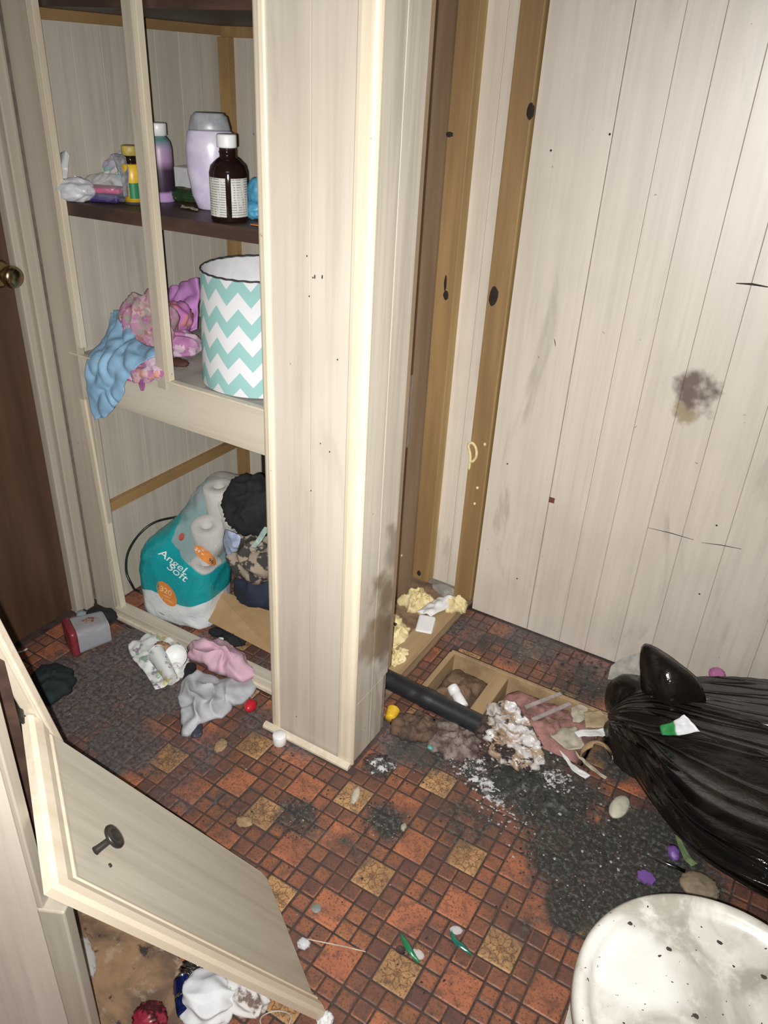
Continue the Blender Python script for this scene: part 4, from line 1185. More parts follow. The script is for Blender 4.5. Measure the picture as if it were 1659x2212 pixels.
bm = lathe([(.1495, .004), (.139, Hs), (.1375, Hs), (.148, .004)], 96)
bmesh.ops.recalc_face_normals(bm, faces=bm.faces); bm.to_mesh(me); bm.free()
# open both ends of the tube
bm = bmesh.new(); bm.from_mesh(me)
bmesh.ops.delete(bm, geom=[f for f in bm.faces if len(f.verts) > 4], context='FACES_ONLY')
bm.to_mesh(me); bm.free()
me.materials.append(chevron()); me.polygons.foreach_set('use_smooth', [True] * len(me.polygons))
o = bpy.data.objects.new('fabric', me); COL.objects.link(o); o.parent = shade
bm = bmesh.new(); G = []
for r, z in ((.1470, .006), (.1365, Hs - .002), (.1355, Hs - .002), (.1460, .006)):
    G.append([bm.verts.new((lc.x + r * math.cos(2 * math.pi * i / 72), lc.y + r * math.sin(2 * math.pi * i / 72), ZM + z)) for i in range(72)])
grid_faces(bm, G + [G[0]], True)
bm_obj('lining', bm, plain('white_lining', (.72, .72, .73), .7, var=.05), shade, True)
DKR = plain('dark_stitch', (.05, .045, .045), .8)
pts = [(lc.x + .1382 * math.cos(a), lc.y + .1382 * math.sin(a), ZM + Hs + .0006 + .0006 * math.sin(31 * a)) for a in [2 * math.pi * i / 160 for i in range(161)]]
bm_obj('rim', tube(pts, .0019, 6), DKR, shade, True)
# blue shirt draped over the rail
rows = [[(240, 676, 1.44), (262, 672, 1.43), (288, 676, 1.44)], [(236, 708, 1.40), (262, 704, 1.385), (290, 706, 1.40)], [(216, 744, 1.35), (255, 742, 1.335), (298, 738, 1.35)],
        [(192, 772, 1.295), (250, 772, 1.287), (345, 762, 1.30)], [(187, 800, 1.274), (235, 800, 1.270), (300, 790, 1.276)], [(190, 845, 1.270), (230, 845, 1.266), (270, 830, 1.272)], [(197, 882, 1.270), (232, 880, 1.266), (268, 850, 1.272)], [(206, 906, 1.272), (222, 902, 1.27), (244, 886, 1.273)]]
bm_obj('blue_shirt', sheet([[onY(*q) for q in r] for r in rows], 60, 90, .016, 20, 5, .003, .002, cloth=True), BLUE, None, True, label='light blue shirt draped over the closet rail', category='shirt')
FLORAL = None
def floral(name, pal, sc=34):
    m, t = new(name)
    dn = t.n('ShaderNodeTexNoise', {'Vector': t.pos(), 'Scale': 70.0, 'Detail': 3.0}).outputs['Color']
    v = t.n('ShaderNodeTexVoronoi', {'Vector': t.n('ShaderNodeVectorMath', {0: t.pos(), 1: t.scale(dn, (.03, .03, .03))}, operation='ADD').outputs[0], 'Scale': float(sc)})
    wn = t.n('ShaderNodeSeparateColor', {0: v.outputs['Color']}).outputs[0]
    stops = [(i / len(pal), c) for i, c in enumerate(pal)]
    c = t.ramp(wn, stops)
    c = t.mix(t.math('MULTIPLY', t.noise(t.pos(), 60, 3), .35), c, (.20, .06, .14))
    t.out(c, .85); t.bump(t.noise(t.pos(), 300, 2), .3, .001)
    return m
FLOR = floral('floral_cloth', [(.40, .10, .26), (.50, .30, .34), (.33, .14, .13), (.56, .44, .40), (.42, .16, .34), (.30, .30, .24)], 75)
FLOR2 = floral('pink_floral', [(.62, .46, .56), (.45, .10, .30), (.66, .32, .20), (.62, .50, .58)], 60)
c1 = onY(318, 715, 1.42)
bm_obj('floral_garment', ball((c1.x, c1.y + .01, .885), (.072, .05, .082), 21, .42, 1.7, 5, ZM + .0005, .4, cloth=True), FLOR, None, True, label='crumpled rosy floral garment piled beside the blue shirt', category='garment')
rows = [[(325, 757, 1.33), (340, 752, 1.32), (352, 756, 1.33)], [(290, 790, 1.29), (318, 786, 1.283), (350, 786, 1.30)], [(270, 808, 1.277), (310, 806, 1.270), (352, 808, 1.278)], [(275, 822, 1.276), (305, 826, 1.272), (346, 820, 1.277)]]
bm_obj('pink_garment', sheet([[onY(*q) for q in r] for r in rows], 34, 26, .014, 26, 8, .003, .003, cloth=True), FLOR2, None, True, label='pink and white floral child garment hanging just over the rail', category='garment')
rows = [[(298, 818, 1.270), (313, 818, 1.270)], [(302, 832, 1.271), (313, 832, 1.271)], [(306, 843, 1.272), (311, 843, 1.272)]]
bm_obj('strap_end', sheet([[onY(*q) for q in r] for r in rows], 8, 10, .002, 30, 2, .003, .001), plain('orchid_trim', (.42, .13, .34), .85), bpy.data.objects['pink_garment'], True)
c1 = onY(228, 722, 1.46)
bm_obj('navy_sock', ball((c1.x + .01, 1.46, ZM + .040), (.036, .022, .036), 4, .3, 1.8, 4, ZM + .0005, .6, cloth=True), NAVY, None, True, label='dark navy sock behind the blue shirt', category='sock')
rows = [[(372, 628, 1.66), (400, 612, 1.64), (432, 602, 1.62)], [(366, 655, 1.63), (400, 648, 1.60), (432, 645, 1.60)], [(370, 690, 1.60), (400, 690, 1.57), (428, 690, 1.58)], [(390, 715, 1.58), (412, 716, 1.56), (428, 712, 1.57)]]
bm_obj('orchid_shirt', sheet([[onY(*q) for q in r] for r in rows], 34, 30, .024, 16, 15, .01, .004, cloth=True), PURPLEC, None, True, label='orchid purple shirt bunched behind the lampshade', category='shirt')
c1 = F(385, 775, ZM)
bm_obj('striped_blanket', ball((c1.x - .02, c1.y + .02, ZM + .032), (.066, .05, .034), 31, .35, 1.6, 5, ZM + .0005, .2, cloth=True), floral('pink_striped', [(.62, .46, .54), (.60, .50, .56), (.48, .20, .40)], 40), None, True, label='pink and white blanket scrap between stile and lampshade', category='blanket')
c1 = onY(388, 690, 1.53)
bm_obj('orange_print_garment', ball((c1.x, 1.52, ZM + .085), (.042, .04, .042), 33, .4, 1.7, 4, None, .2, cloth=True), floral('orange_print', [(.52, .18, .45), (.60, .24, .18), (.50, .18, .46)], 50), None, True, label='purple and orange printed garment under the orchid shirt', category='garment')
c1 = F(390, 790, ZM)
bm_obj('brown_scrap', ball((c1.x, c1.y - .005, ZM + .010), (.028, .018, .010), 3, .3, 2, 3, ZM + .0004), plain('rust_brown', (.085, .03, .02), .8), None, True, label='dark rust brown scrap on the shelf beside the lampshade', category='scrap')

# ------------------------------------------------------------------ closet floor
def pack_mesh():
    """horizontal sections of the toilet paper pack: z, cx, cy, half width, half depth"""
    sec = [(.004, -1.485, 1.425, .105, .075), (.012, -1.485, 1.425, .118, .086), (.05, -1.488, 1.427, .122, .09), (.12, -1.490, 1.430, .124, .092), (.19, -1.488, 1.438, .124, .092),
           (.235, -1.478, 1.450, .118, .088), (.275, -1.455, 1.470, .106, .08), (.32, -1.425, 1.495, .092, .075), (.37, -1.400, 1.512, .088, .072), (.41, -1.388, 1.522, .084, .07), (.435, -1.385, 1.527, .064, .052), (.443, -1.384, 1.53, .03, .025)]
    nz, na = 56, 96
    A = cat([(s[1], s[2], s[0]) for s in sec], nz); B = cat([(s[3], s[4], 0) for s in sec], nz)
    bm = bmesh.new(); G = []
    rot = .16
    for c, b in zip(A, B):
        ring = []
        for k in range(na):
            a = 2 * math.pi * k / na
            ca, sa = math.cos(a), math.sin(a)
            x = math.copysign(abs(ca) ** .5, ca) * b.x; y = math.copysign(abs(sa) ** .5, sa) * b.y
            p = Vector((c.x + x * math.cos(rot) - y * math.sin(rot), c.y + x * math.sin(rot) + y * math.cos(rot), c.z))
            w2 = (ridge(p, 15, 3) - .35) * (.007 if c.z < .2 else .012)
            p += Vector((ca, sa, 0)) * w2
            p.z = max(.0012, p.z)
            ring.append(bm.verts.new(p))
        G.append(ring)
    grid_faces(bm, G, True)
    bm.faces.new(G[0][::-1]); bm.faces.new(G[-1])
    return bm
def wrap_mat():
    m, t = new('teal_white_wrapper')
    p = t.pos()
    s = t.n('ShaderNodeSeparateXYZ', {0: p})
    wob = t.math('MULTIPLY', t.math('SINE', t.math('MULTIPLY', s.outputs[0], 34.0)), .012)
    f = t.maprange(t.math('ADD', s.outputs[2], wob), .094, .097)
    c = t.mix(f, (.66, .69, .70), (.012, .30, .32))
    d = t.math('ADD', t.math('ADD', t.math('MULTIPLY', s.outputs[0], .53), t.math('MULTIPLY', s.outputs[2], .85)), .53 * 1.399 - .85 * .221)
    d2 = t.math('MULTIPLY', t.math('ADD', s.outputs[0], 1.475), 1.0)
    clr = t.math('MULTIPLY', t.maprange(d, -.002, .004), t.maprange(d2, -.01, .0))
    c = t.mix(clr, c, (.66, .65, .62))
    t.out(c, .2, Alpha=t.maprange(clr, 0, 1, 1.0, .34, False))
    t.bump(t.noise(p, 35, 3, .6, 1.2), .45, .006)
    return m
WRAP = wrap_mat()
bmp = pack_mesh()
bmesh.ops.recalc_face_normals(bmp, faces=bmp.faces)
tp = empty('toilet_paper_pack', (-1.485, 1.425, 0), label='teal and white toilet paper pack with clear top on the closet floor', category='toilet paper')
o = bm_obj('wrapper', bmp, WRAP, tp, True)
PAPER = plain('tissue_white', (.66, .63, .58), .85, var=.06)
for (x, y, z, tx, ty) in ((-1.425, 1.455, .14, .12, .10), (-1.425, 1.475, .265, .25, .1), (-1.36, 1.53, .34, .2, -.1), (-1.43, 1.54, .36, .1, .0)):
    bm = lathe([(.018, -.05), (.047, -.05), (.05, -.047), (.05, .047), (.047, .05), (.018, .05), (.018, -.05)], 28)
    bmesh.ops.transform(bm, matrix=Matrix.Translation((x, y, z)) @ Matrix.Rotation(tx, 4, 'X') @ Matrix.Rotation(ty, 4, 'Y') @ Matrix.Scale(.93, 4), verts=bm.verts)
    bm_obj('paper_roll', bm, PAPER, tp, True)
# printing on the pack, raised a hair off the film
fr = .16
fx = Vector((math.cos(fr), math.sin(fr), 0)); fn = Vector((math.sin(fr), -math.cos(fr), 0))
from mathutils.bvhtree import BVHTree
bmt = pack_mesh(); bvh = BVHTree.FromBMesh(bmt)
def decal_text(body, px, py, size, mat, rotdeg, shear=0.0):
    d = ray(px, py); hit, nrm, _, _ = bvh.ray_cast(CAM, d.normalized())
    if hit is None: return
    up = Vector((0, 0, 1)); xv = fx.copy()
    R = Matrix.Rotation(math.radians(rotdeg), 4, fn)
    xv = R @ xv; yv = R @ up
    def bend(co):
        p = hit + xv * co.x + yv * co.y
        dd = (p - CAM).normalized()
        h2, n2, _, _ = bvh.ray_cast(CAM, dd)
        q = h2 if h2 is not None and (h2 - p).length < .06 else p
        n2 = n2 if (h2 is not None and n2.dot(CAM - q) > 0) else (CAM - q).normalized()
        return q + (CAM - q).normalized() * .0012 + n2 * (.0006 + max(0, co.z))
    text_mesh('print', body, size, mat, Matrix.Identity(4), tp, .0003, shear, bend)
INKW = plain('white_ink', (.78, .80, .80), .3, var=.03); INKO = plain('orange_ink', (.70, .25, .05), .35, var=.05); INKB = plain('black_ink', (.02, .02, .02), .4); INKP = plain('pale_orange_ink', (.88, .70, .52), .4)
def decal_ellipse(px, py, a, b, rotdeg, mat, off=.0005):
    d = ray(px, py); hit, nrm, _, _ = bvh.ray_cast(CAM, d.normalized())
    R = Matrix.Rotation(math.radians(rotdeg), 4, fn)
    xv = R @ fx; yv = R @ Vector((0, 0, 1))
    bm = bmesh.new(); G = []
    for r in (.02, .25, .5, .75, 1.0):
        ring = []
        for k in range(36):
            t = 2 * math.pi * k / 36
            p = hit + xv * (a * r * math.cos(t)) + yv * (b * r * math.sin(t))
            h2, n2, _, _ = bvh.ray_cast(CAM, (p - CAM).normalized())
            q = h2 if h2 is not None and (h2 - p).length < .05 else p
            ring.append(bm.verts.new(q + (CAM - q).normalized() * off))
        G.append(ring)
    grid_faces(bm, G, True); bm.faces.new(G[0])
    o = bm_obj('print', bm, mat, tp)
    return o
decal_ellipse(360, 1283, .031, .044, 28, INKO)
decal_text('320', 358, 1277, .028, INKP, -14)
decal_text('SHEETS', 360, 1289, .0075, INKP, -14)
decal_text('PER ROLL', 364, 1298, .007, INKP, -14)
decal_text('Angel', 372, 1212, .042, INKW, -28, .2)
decal_text('Soft', 382, 1236, .044, INKW, -28, .2)
decal_ellipse(443, 1200, .040, .022, -32, INKO)
decal_text('24 =', 431, 1192, .017, INKW, -32)
decal_text('96', 456, 1212, .018, INKB, -25)
decal_ellipse(392, 1160, .008, .016, -30, plain('red_ink', (.42, .09, .07), .4))
# bar code style grey patch
decal_ellipse(350, 1326, .010, .003, -14, plain('grey_ink', (.35, .35, .34), .5))
# garments piled right of the pack
KM = plain('camo_cloth', (.30, .24, .18), .85, sc=30, col2=(.035, .03, .028), cut=(.47, .53), bump=.3)
c1 = onY(535, 1110, 1.46)
bm_obj('black_garment', ball((c1.x + .012, 1.48, .425), (.084, .07, .085), 12, .45, 1.8, 5, None, .2, cloth=True), BLACKCLOTH, None, True, label='black fuzzy garment on top of the pile beside the paper pack', category='garment')
c1 = onY(535, 1215, 1.44)
bm_obj('camo_garment', ball((c1.x + .005, 1.47, .265), (.088, .075, .075), 25, .35, 1.6, 5, None, .1, cloth=True), KM, None, True, label='camouflage garment in the middle of the closet pile', category='garment')
c1 = onY(548, 1270, 1.45)
bm_obj('navy_garment', ball((c1.x + .015, 1.50, .16), (.108, .09, .075), 35, .3, 1.5, 5, None, .1, cloth=True), NAVY, None, True, label='navy garment at the bottom of the closet pile', category='garment')
rows = [[(486, 1142, 1.40), (505, 1150, 1.39), (520, 1160, 1.40)], [(484, 1170, 1.40), (500, 1180, 1.39), (515, 1180, 1.40)], [(490, 1198, 1.41), (500, 1196, 1.40), (510, 1192, 1.41)]]
bm_obj('pale_blue_cloth', sheet([[onY(*q) for q in r] for r in rows], 16, 16, .008, 26, 6, .003, .003), plain('pale_blue', (.36, .43, .58), .85), None, True, label='pale blue cloth corner under the black garment', category='cloth')
rows = [[(574, 1138, 1.392), (584, 1140, 1.39)], [(556, 1165, 1.382), (566, 1168, 1.38)], [(543, 1180, 1.378), (552, 1184, 1.378)]]
bm_obj('mint_strap', sheet([[onY(*q) for q in r] for r in rows], 8, 18, .003, 26, 6, .005, .001), plain('mint', (.45, .58, .52), .5), None, True, label='pale mint strap across the black garment', category='strap')
# cardboard flap under the pile
bm = bmesh.new()
cc = [onY(458, 1270, 1.455), onY(600, 1318, 1.50), onY(600, 1420, 1.365), onY(436, 1335, 1.385)]
cc[2].z = max(cc[2].z, .03); cc[3].z = max(cc[3].z, .03)
nn = (cc[1] - cc[0]).cross(cc[3] - cc[0]).normalized() * .004
top = [bm.verts.new(p) for p in cc]; bot = [bm.verts.new(p + nn) for p in cc]
bm.faces.new(top); bm.faces.new(bot[::-1])
for i in range(4): bm.faces.new((top[i], bot[i], bot[(i + 1) % 4], top[(i + 1) % 4]))
bm_obj('cardboard_flap', bm, KRAFT, None, label='flat brown cardboard flap under the garment pile', category='cardboard')
for i, (px, py, sz) in enumerate(((505, 1390, .03), (470, 1372, .02))):
    q = F(px, py)
    bm_obj('black_scrap', ball((q.x, q.y, sz * .55), (sz * 1.2, sz * .8, sz * .55), 3 + i, .35, 1.8, 4, .0006, .3), BLACKCLOTH, None, True,
           label=('black cloth scrap behind the sill below the cardboard flap' if i == 0 else 'smaller black scrap beside the foot of the paper pack'), category='scrap')
q = F(480, 1392)
bm_obj('white_scrap', ball((q.x, q.y, .012), (.012, .008, .012), 5, .4, 2, 2, .0005), WHITED, None, True, label='small white paper scrap behind the sill near the pink cloth', category='paper')
# cable loop
cp = [onY(420, 1110, 1.56), onY(385, 1116, 1.52), onY(335, 1128, 1.44), onY(300, 1155, 1.39), onY(276, 1195, 1.36), onY(273, 1235, 1.345), onY(284, 1262, 1.345), F(296, 1276, .006), F(330, 1275, .006)]
bm_obj('power_cable', tube(cp, .0036, 8, 60), BLACKPLASTIC, None, True, label='black cable looping up behind the paper pack', category='cable')

# ------------------------------------------------------------------ litter on the floor at left
q = F(163, 1395)
tub = empty('plastic_tub', (q.x, q.y, 0), label='clear plastic tub with red lid tipped on its side by the brown door', category='tub')
axd = (F(205, 1398) - F(130, 1422)).normalized()
an = math.atan2(axd.y, axd.x)
Tt = Matrix.Translation((F(135, 1420).x - .005, F(135, 1420).y + .038, .045)) @ Matrix.Rotation(an, 4, 'Z') @ Matrix.Rotation(math.pi / 2, 4, 'Y')
def rbox_ring(w_, h_, x, n=40, p=.35):
    return [(math.copysign(abs(math.cos(2 * math.pi * k / n)) ** p, math.cos(2 * math.pi * k / n)) * w_, math.copysign(abs(math.sin(2 * math.pi * k / n)) ** p, math.sin(2 * math.pi * k / n)) * h_, x) for k in range(n)]
bm = bmesh.new()
G = [[bm.verts.new(v) for v in rbox_ring(*s)] for s in ((.042, .046, .006), (.041, .045, .012), (.036, .04, .10), (.034, .038, .104), (.0335, .0375, .1025), (.035, .039, .098), (.040, .044, .012), (.041, .045, .006))]
grid_faces(bm, G, True); bm.faces.new(G[3]); bm.faces.new(G[4])
bmesh.ops.transform(bm, matrix=Tt, verts=bm.verts); bm_obj('tub_body', bm, clear_mat('tub_plastic', (.55, .56, .60), .38, .3), tub, True)
bm = bmesh.new()
G = [[bm.verts.new(v) for v in rbox_ring(*s)] for s in ((.040, .044, -.008), (.0445, .0495, -.006), (.0445, .0495, .012), (.043, .047, .012))]
grid_faces(bm, G, True); bm.faces.new(G[0]); bm.faces.new(G[-1])
bmesh.ops.transform(bm, matrix=Tt, verts=bm.verts); bm_obj('lid', bm, plain('dull_red', (.26, .035, .045), .35), tub, True)
bm_obj('contents', ball(Tt @ Vector((-.022, .0, .055)), (.036, .026, .016), 5, .3, 2.2, 4, None, an), plain('brown_crumbs', (.33, .16, .08), .8, sc=90, col2=(.16, .06, .04), bump=.6), tub, True)
q = F(228, 1338)
bm_obj('black_mitten', ball((q.x, q.y - .012, .022), (.046, .030, .024), 6, .3, 1.6, 4, .0006, .5, cloth=True), BLACKCLOTH, None, True, label='black fuzzy cloth at the foot of the closet stile', category='cloth')
q = F(190, 1322)
bm_obj('blue_scrap', ball((q.x + .012, q.y - .03, .012), (.018, .014, .012), 4, .4, 2, 3, .0006), plain('faded_blue', (.30, .38, .42), .8), None, True, label='faded blue paper scrap at the door casing foot', category='scrap')
o_ = [F(x, y) for x, y in ((58, 1470), (80, 1445), (120, 1436), (155, 1450), (167, 1470), (150, 1500), (110, 1525), (70, 1520))]
bm_obj('dark_hat', heap(o_, 0, .030, 7, .012, 30, 16, 56, .55, .08), plain('dark_green_cloth', (.012, .022, .024), .85, bump=.5, bsc=250), None, True, label='dark green-black flattened hat on the floor near the tub', category='hat')
flat('white_slip', [[(38, 1408), (58, 1400)], [(40, 1412), (60, 1403)]], .008, WHITED, 'tiny white paper slip at the foot of the brown door', 'paper', 2, .001, .001, 30, 6, 5)
# floral paper with cups
def print_paper():
    m, t = new('leaf_print_paper')
    p = t.pos()
    v = t.noise(p, 34, 3, .5, .6); u = t.noise(p, 50, 2)
    c = t.mix(t.maprange(v, .56, .60), (.70, .71, .69), (.30, .42, .33))
    c = t.mix(t.maprange(u, .62, .66), c, (.32, .24, .36))
    c = t.mix(t.maprange(t.noise(p, 22, 2), .63, .68), c, (.55, .50, .25))
    t.out(c, .6)
    return m
LEAF = print_paper()
flat('printed_napkin', [[(276, 1392, .006), (310, 1372, .012), (345, 1360, .014), (385, 1378, .012)], [(285, 1420, .005), (320, 1410, .02), (360, 1405, .025), (405, 1410, .014)], [(315, 1455, .004), (345, 1450, .014), (375, 1445, .02), (408, 1435, .01)], [(335, 1490, .003), (352, 1486, .006), (375, 1476, .006), (395, 1462, .004)]], .01, LEAF, 'white paper napkin with leaf print spread on the dusty floor', 'napkin', 5, .002, .014, 24, 34, 34)
def cup(name, px, py, z, r, h, tilt, az, label):
    q = F(px, py, z)
    c = empty(name, q, label=label, category='cup')
    bm = lathe([(0, 0), (r * .72, 0), (r * .74, .001), (r, h), (r + .002, h + .0005), (r + .002, h + .002), (r - .0012, h + .0015), (r * .70, .002), (0, .002)], 36)
    bmesh.ops.transform(bm, matrix=Matrix.Translation(q) @ Matrix.Rotation(az, 4, 'Z') @ Matrix.Rotation(tilt, 4, 'Y'), verts=bm.verts)
    bm_obj('cup_wall', bm, WHITEP, c, True)
    return c
cup('foam_cup', 388, 1422, .030, .032, .028, .75, -1.35, 'white cup tipped open toward the front on the leaf-print napkin')
r0, r1 = F(338, 1412, .040), F(372, 1468, .022)
ax = (r1 - r0); L = ax.length
Tm = Matrix.Translation(r0) @ ax.to_track_quat('Z', 'X').to_matrix().to_4x4()
pc = empty('paper_cup', r0, label='leaf-printed paper cup lying on the napkin', category='cup')
bm = lathe([(.0335, 0), (.0345, .002), (.022, L), (0, L), (0, L - .002), (.0205, L - .002), (.032, .001)], 36)
bmesh.ops.delete(bm, geom=[f for f in bm.faces if len(f.verts) > 4], context='FACES_ONLY')
for v in bm.verts: v.co.y *= .7
bmesh.ops.transform(bm, matrix=Tm, verts=bm.verts); bm_obj('cup_wall', bm, LEAF, pc, False)
pts = [Tm @ Vector((.0335 * math.cos(a), .0335 * .7 * math.sin(a), 0)) for a in [2 * math.pi * i / 48 for i in range(49)]]
bm_obj('rim', tube(pts, .0017, 8), WHITEP, pc, True)
q = F(352, 1398, .03)
bm_obj('food_scrap', ball(q, (.022, .016, .012), 3, .45, 2, 4), plain('fried_crumbs', (.42, .25, .12), .7, sc=70), None, True, label='brown food scrap on the leaf-print napkin', category='food')
# cloths by the sill
o_ = [F(x, y) for x, y in ((408, 1440), (400, 1408), (440, 1398), (490, 1402), (515, 1420), (535, 1445), (548, 1478), (500, 1488), (450, 1455))]
pk_ = bm_obj('pink_cloth', heap(o_, .028, .034, 41, .032, 19, 24, 84, .5, .12, floorz=.022, cloth=True), PINKC, None, True, label='pink cloth bunched over the grey cloth by the closet sill', category='cloth')
o_ = [F(x, y) for x, y in ((384, 1545), (385, 1500), (398, 1470), (430, 1448), (480, 1470), (540, 1462), (562, 1490), (530, 1515), (500, 1530), (480, 1555), (440, 1565), (412, 1592), (400, 1588))]
bm_obj('grey_cloth', heap(o_, 0, .030, 51, .034, 17, 26, 96, .55, .10, cloth=True), GREYC, None, True, label='crumpled light grey cloth on the tiles before the closet sill', category='cloth')
q = F(422, 1580)
bm_obj('dark_tag', heap([F(x, y) for x, y in ((415, 1560), (438, 1562), (436, 1592), (412, 1595))], 0, .007, 4, .004, 40, 8, 30), plain('speckled_navy', (.035, .04, .055), .7, sc=120, col2=(.2, .2, .22), cut=(.6, .7)), None, True, label='dark speckled fabric piece under the grey cloth tip', category='fabric')
q = F(400, 1470)
bm_obj('black_lace', heap([F(x, y) for x, y in ((398, 1440), (425, 1430), (420, 1470), (396, 1480))], 0, .02, 14, .01, 40, 8, 30), BLACKCLOTH, None, True, label='black cloth edge between napkin and grey cloth', category='cloth')
# strawberry
q = F(537, 1540)
sb = empty('toy_strawberry', (q.x, q.y, 0), label='red plastic strawberry with green top beside the grey cloth', category='toy')
T1 = Matrix.Translation((q.x, q.y + .006, .019)) @ Matrix.Rotation(1.25, 4, 'X') @ Matrix.Rotation(.35, 4, 'Y')
bm = lathe([(0, -.022), (.006, -.020), (.013, -.010), (.0175, .004), (.0165, .012), (.011, .016), (0, .017)], 28)
bmesh.ops.transform(bm, matrix=T1 @ Matrix.Rotation(math.pi, 4, 'X'), verts=bm.verts); bm_obj('fruit_body', bm, RED, sb, True)
for k in range(6):
    a = k * math.pi / 3
    bm = prism([(.002, -.004), (.012, -.006), (.021, 0), (.012, .006), (.002, .004)], -.001, .001)
    bmesh.ops.transform(bm, matrix=T1 @ Matrix.Translation((0, 0, -.018)) @ Matrix.Rotation(a, 4, 'Z') @ Matrix.Rotation(-.25, 4, 'Y'), verts=bm.verts)
    bm_obj('leaf', bm, GREEN, sb)
q = F(604, 1604)
bm = lathe([(0, 0), (.0165, 0), (.0172, .001), (.0172, .027), (.0158, .029), (0, .0292)], 36, q.x, q.y)
for v in bm.verts:
    a = math.atan2(v.co.y - q.y, v.co.x - q.x)
bm_obj('bottle_cap', bm, WHITEP, None, True, label='white screw cap standing at the foot of the pillar', category='cap')
CRUMB = plain('dry_crumb', (.36, .24, .13), .85, sc=80, bump=.5)
for i, (px, py, a, b, lab) in enumerate(((477, 1610, .014, .022, 'flaky tan crumb on the tiles below the grey cloth'), (528, 1775, .018, .014, 'grey-tan crust on the tiles above the cabinet door'), (473, 1610, 0, 0, ''), (872, 1787, .006, .010, 'small pale chip on the tiles in the middle of the floor'), (768, 1718, .008, .026, 'whitish peeled sliver on a flower tile'))):
    if not a: continue
    q = F(px, py, .003)
    bm_obj('crumb', ball((q.x, q.y, .004), (a, b, .0042), i + 3, .4, 2, 3, .0004, .3), CRUMB if i < 2 else CREAM, None, True, label=lab, category='crumb')

# ------------------------------------------------------------------ litter on the tiles in front
def ribbon(name, px, z, wd, mat, label, category, seed):
    c = cat([F(x, y, zz) for x, y, zz in px], 22)
    rows = []
    for i, p in enumerate(c):
        t = (c[min(i + 1, 21)] - c[max(i - 1, 0)]).normalized(); s = Vector((-t.y, t.x, 0)).normalized()
        w2 = wd * (.25 + .75 * math.sin(math.pi * min(.96, max(.04, i / 21))))
        rows.append([p - s * w2, p + Vector((0, 0, .003)), p + s * w2])
    return bm_obj(name, sheet(rows, 7, 30, .002, 30, seed, .0012, .0006), mat, None, True, label=label, category=category)
ribbon('green_plastic_strip', [(866, 2018, .004), (876, 2036, .008), (886, 2054, .010), (905, 2080, .003)], 0, .006, GREEN, 'green plastic strip on the tiles, the left one', 'strip', 3)
ribbon('green_plastic_strip', [(974, 2010, .003), (984, 2032, .008), (1000, 2046, .008), (1018, 2062, .003)], 0, .006, plain('teal_green', (.015, .16, .11), .25), 'green plastic strip on the tiles, the right one with clear tip', 'strip', 5)
CLR = clear_mat('clear_glass_bit', (.85, .86, .86), .35, .05)
for i, (px, py, lab) in enumerate(((903, 2062, 'clear plastic chip beside the left green strip'), (985, 2010, 'clear plastic chip at the tip of the right green strip'))):
    q = F(px, py, .004)
    bm_obj('clear_chip', ball((q.x, q.y, .005), (.013, .009, .004), i + 2, .2, 2, 3, .0004, .5 * i), CLR, None, True, label=lab, category='chip')
q = F(866, 2052, 0)
bm_obj('black_chip', heap([(q.x + .011 * math.cos(a), q.y + .009 * math.sin(a)) for a in [k * 1.05 for k in range(6)]], 0, .005, 3, .003, 80, 6, 20), CHAR, None, True, label='small charred chip left of the green strip', category='chip')
q = F(683, 1963)
bm_obj('grey_token', lathe([(0, .0003), (.0095, .0003), (.0103, .001), (.0103, .0022), (.0095, .003), (0, .003)], 32, q.x, q.y), plain('grey_green_metal', (.24, .26, .235), .5), None, True, label='round grey token on a plain terracotta tile', category='token')
STRG = plain('pale_thread', (.52, .42, .33), .8)
bm_obj('string', tube([F(x, y, .004) for x, y in ((652, 2026), (690, 2034), (740, 2044), (790, 2056))], .0014, 6, 30), STRG, None, True, label='thin pale string running right from the cabinet door edge', category='string')
bm_obj('wire_loop', tube([F(x, y, .005) for x, y in ((575, 2235), (562, 2205), (575, 2190), (600, 2184), (625, 2190), (628, 2205), (615, 2225))], .0012, 6, 40), plain('pale_wire', (.5, .47, .42), .5), None, True, label='pale wire loop at the bottom edge below the cabinet door', category='wire')
q = F(656, 2038, .006)
bm_obj('foil_scrap', ball((q.x, q.y, .006), (.012, .010, .006), 6, .5, 2.5, 3, .0005), FILMW, None, True, label='crumpled clear foil scrap at the start of the string', category='foil')
q = F(702, 2203, .01)
bm_obj('tissue_ball', ball((q.x, q.y, .012), (.014, .013, .012), 6, .4, 2.5, 4, .0005), WHITED, None, True, label='small crumpled tissue at the low corner of the cabinet door', category='tissue')
# white crumpled paper towels under the door
q = F(470, 2175)
bm_obj('paper_towel', ball((q.x - .012, q.y - .012, .034), (.050, .046, .036), 13, .4, 1.5, 5, .0006, cloth=True), plain('towel_white', (.70, .71, .72), .8, var=.06), None, True, label='white crumpled paper towel on the floor below the cabinet door', category='paper towel')
q = F(530, 2165)
def soiled():
    m, t = new('soiled_towel')
    c = t.mix(t.maprange(t.noise(t.pos(), 45, 4), .5, .62), (.62, .60, .58), (.16, .11, .085))
    t.out(c, .8); return m
bm_obj('soiled_towel', ball((q.x, q.y, .030), (.046, .036, .03), 23, .4, 1.6, 5, .0006, cloth=True), soiled(), None, True, label='brown-stained crumpled towel beside the white one', category='paper towel')
q = F(440, 2118)
FOILM = plain('silver_foil', (.62, .62, .62), .14, Metallic=1.0, bump=.8, bsc=60)
bm_obj('foil_bag', ball((q.x + .005, q.y + .005, .022), (.042, .032, .022), 33, .5, 2, 5, .0006, .3), FOILM, None, True, label='shiny silver foil bag under the cabinet door edge', category='foil bag')
q0, q1 = F(406, 2190, .028), F(396, 2118, .024)
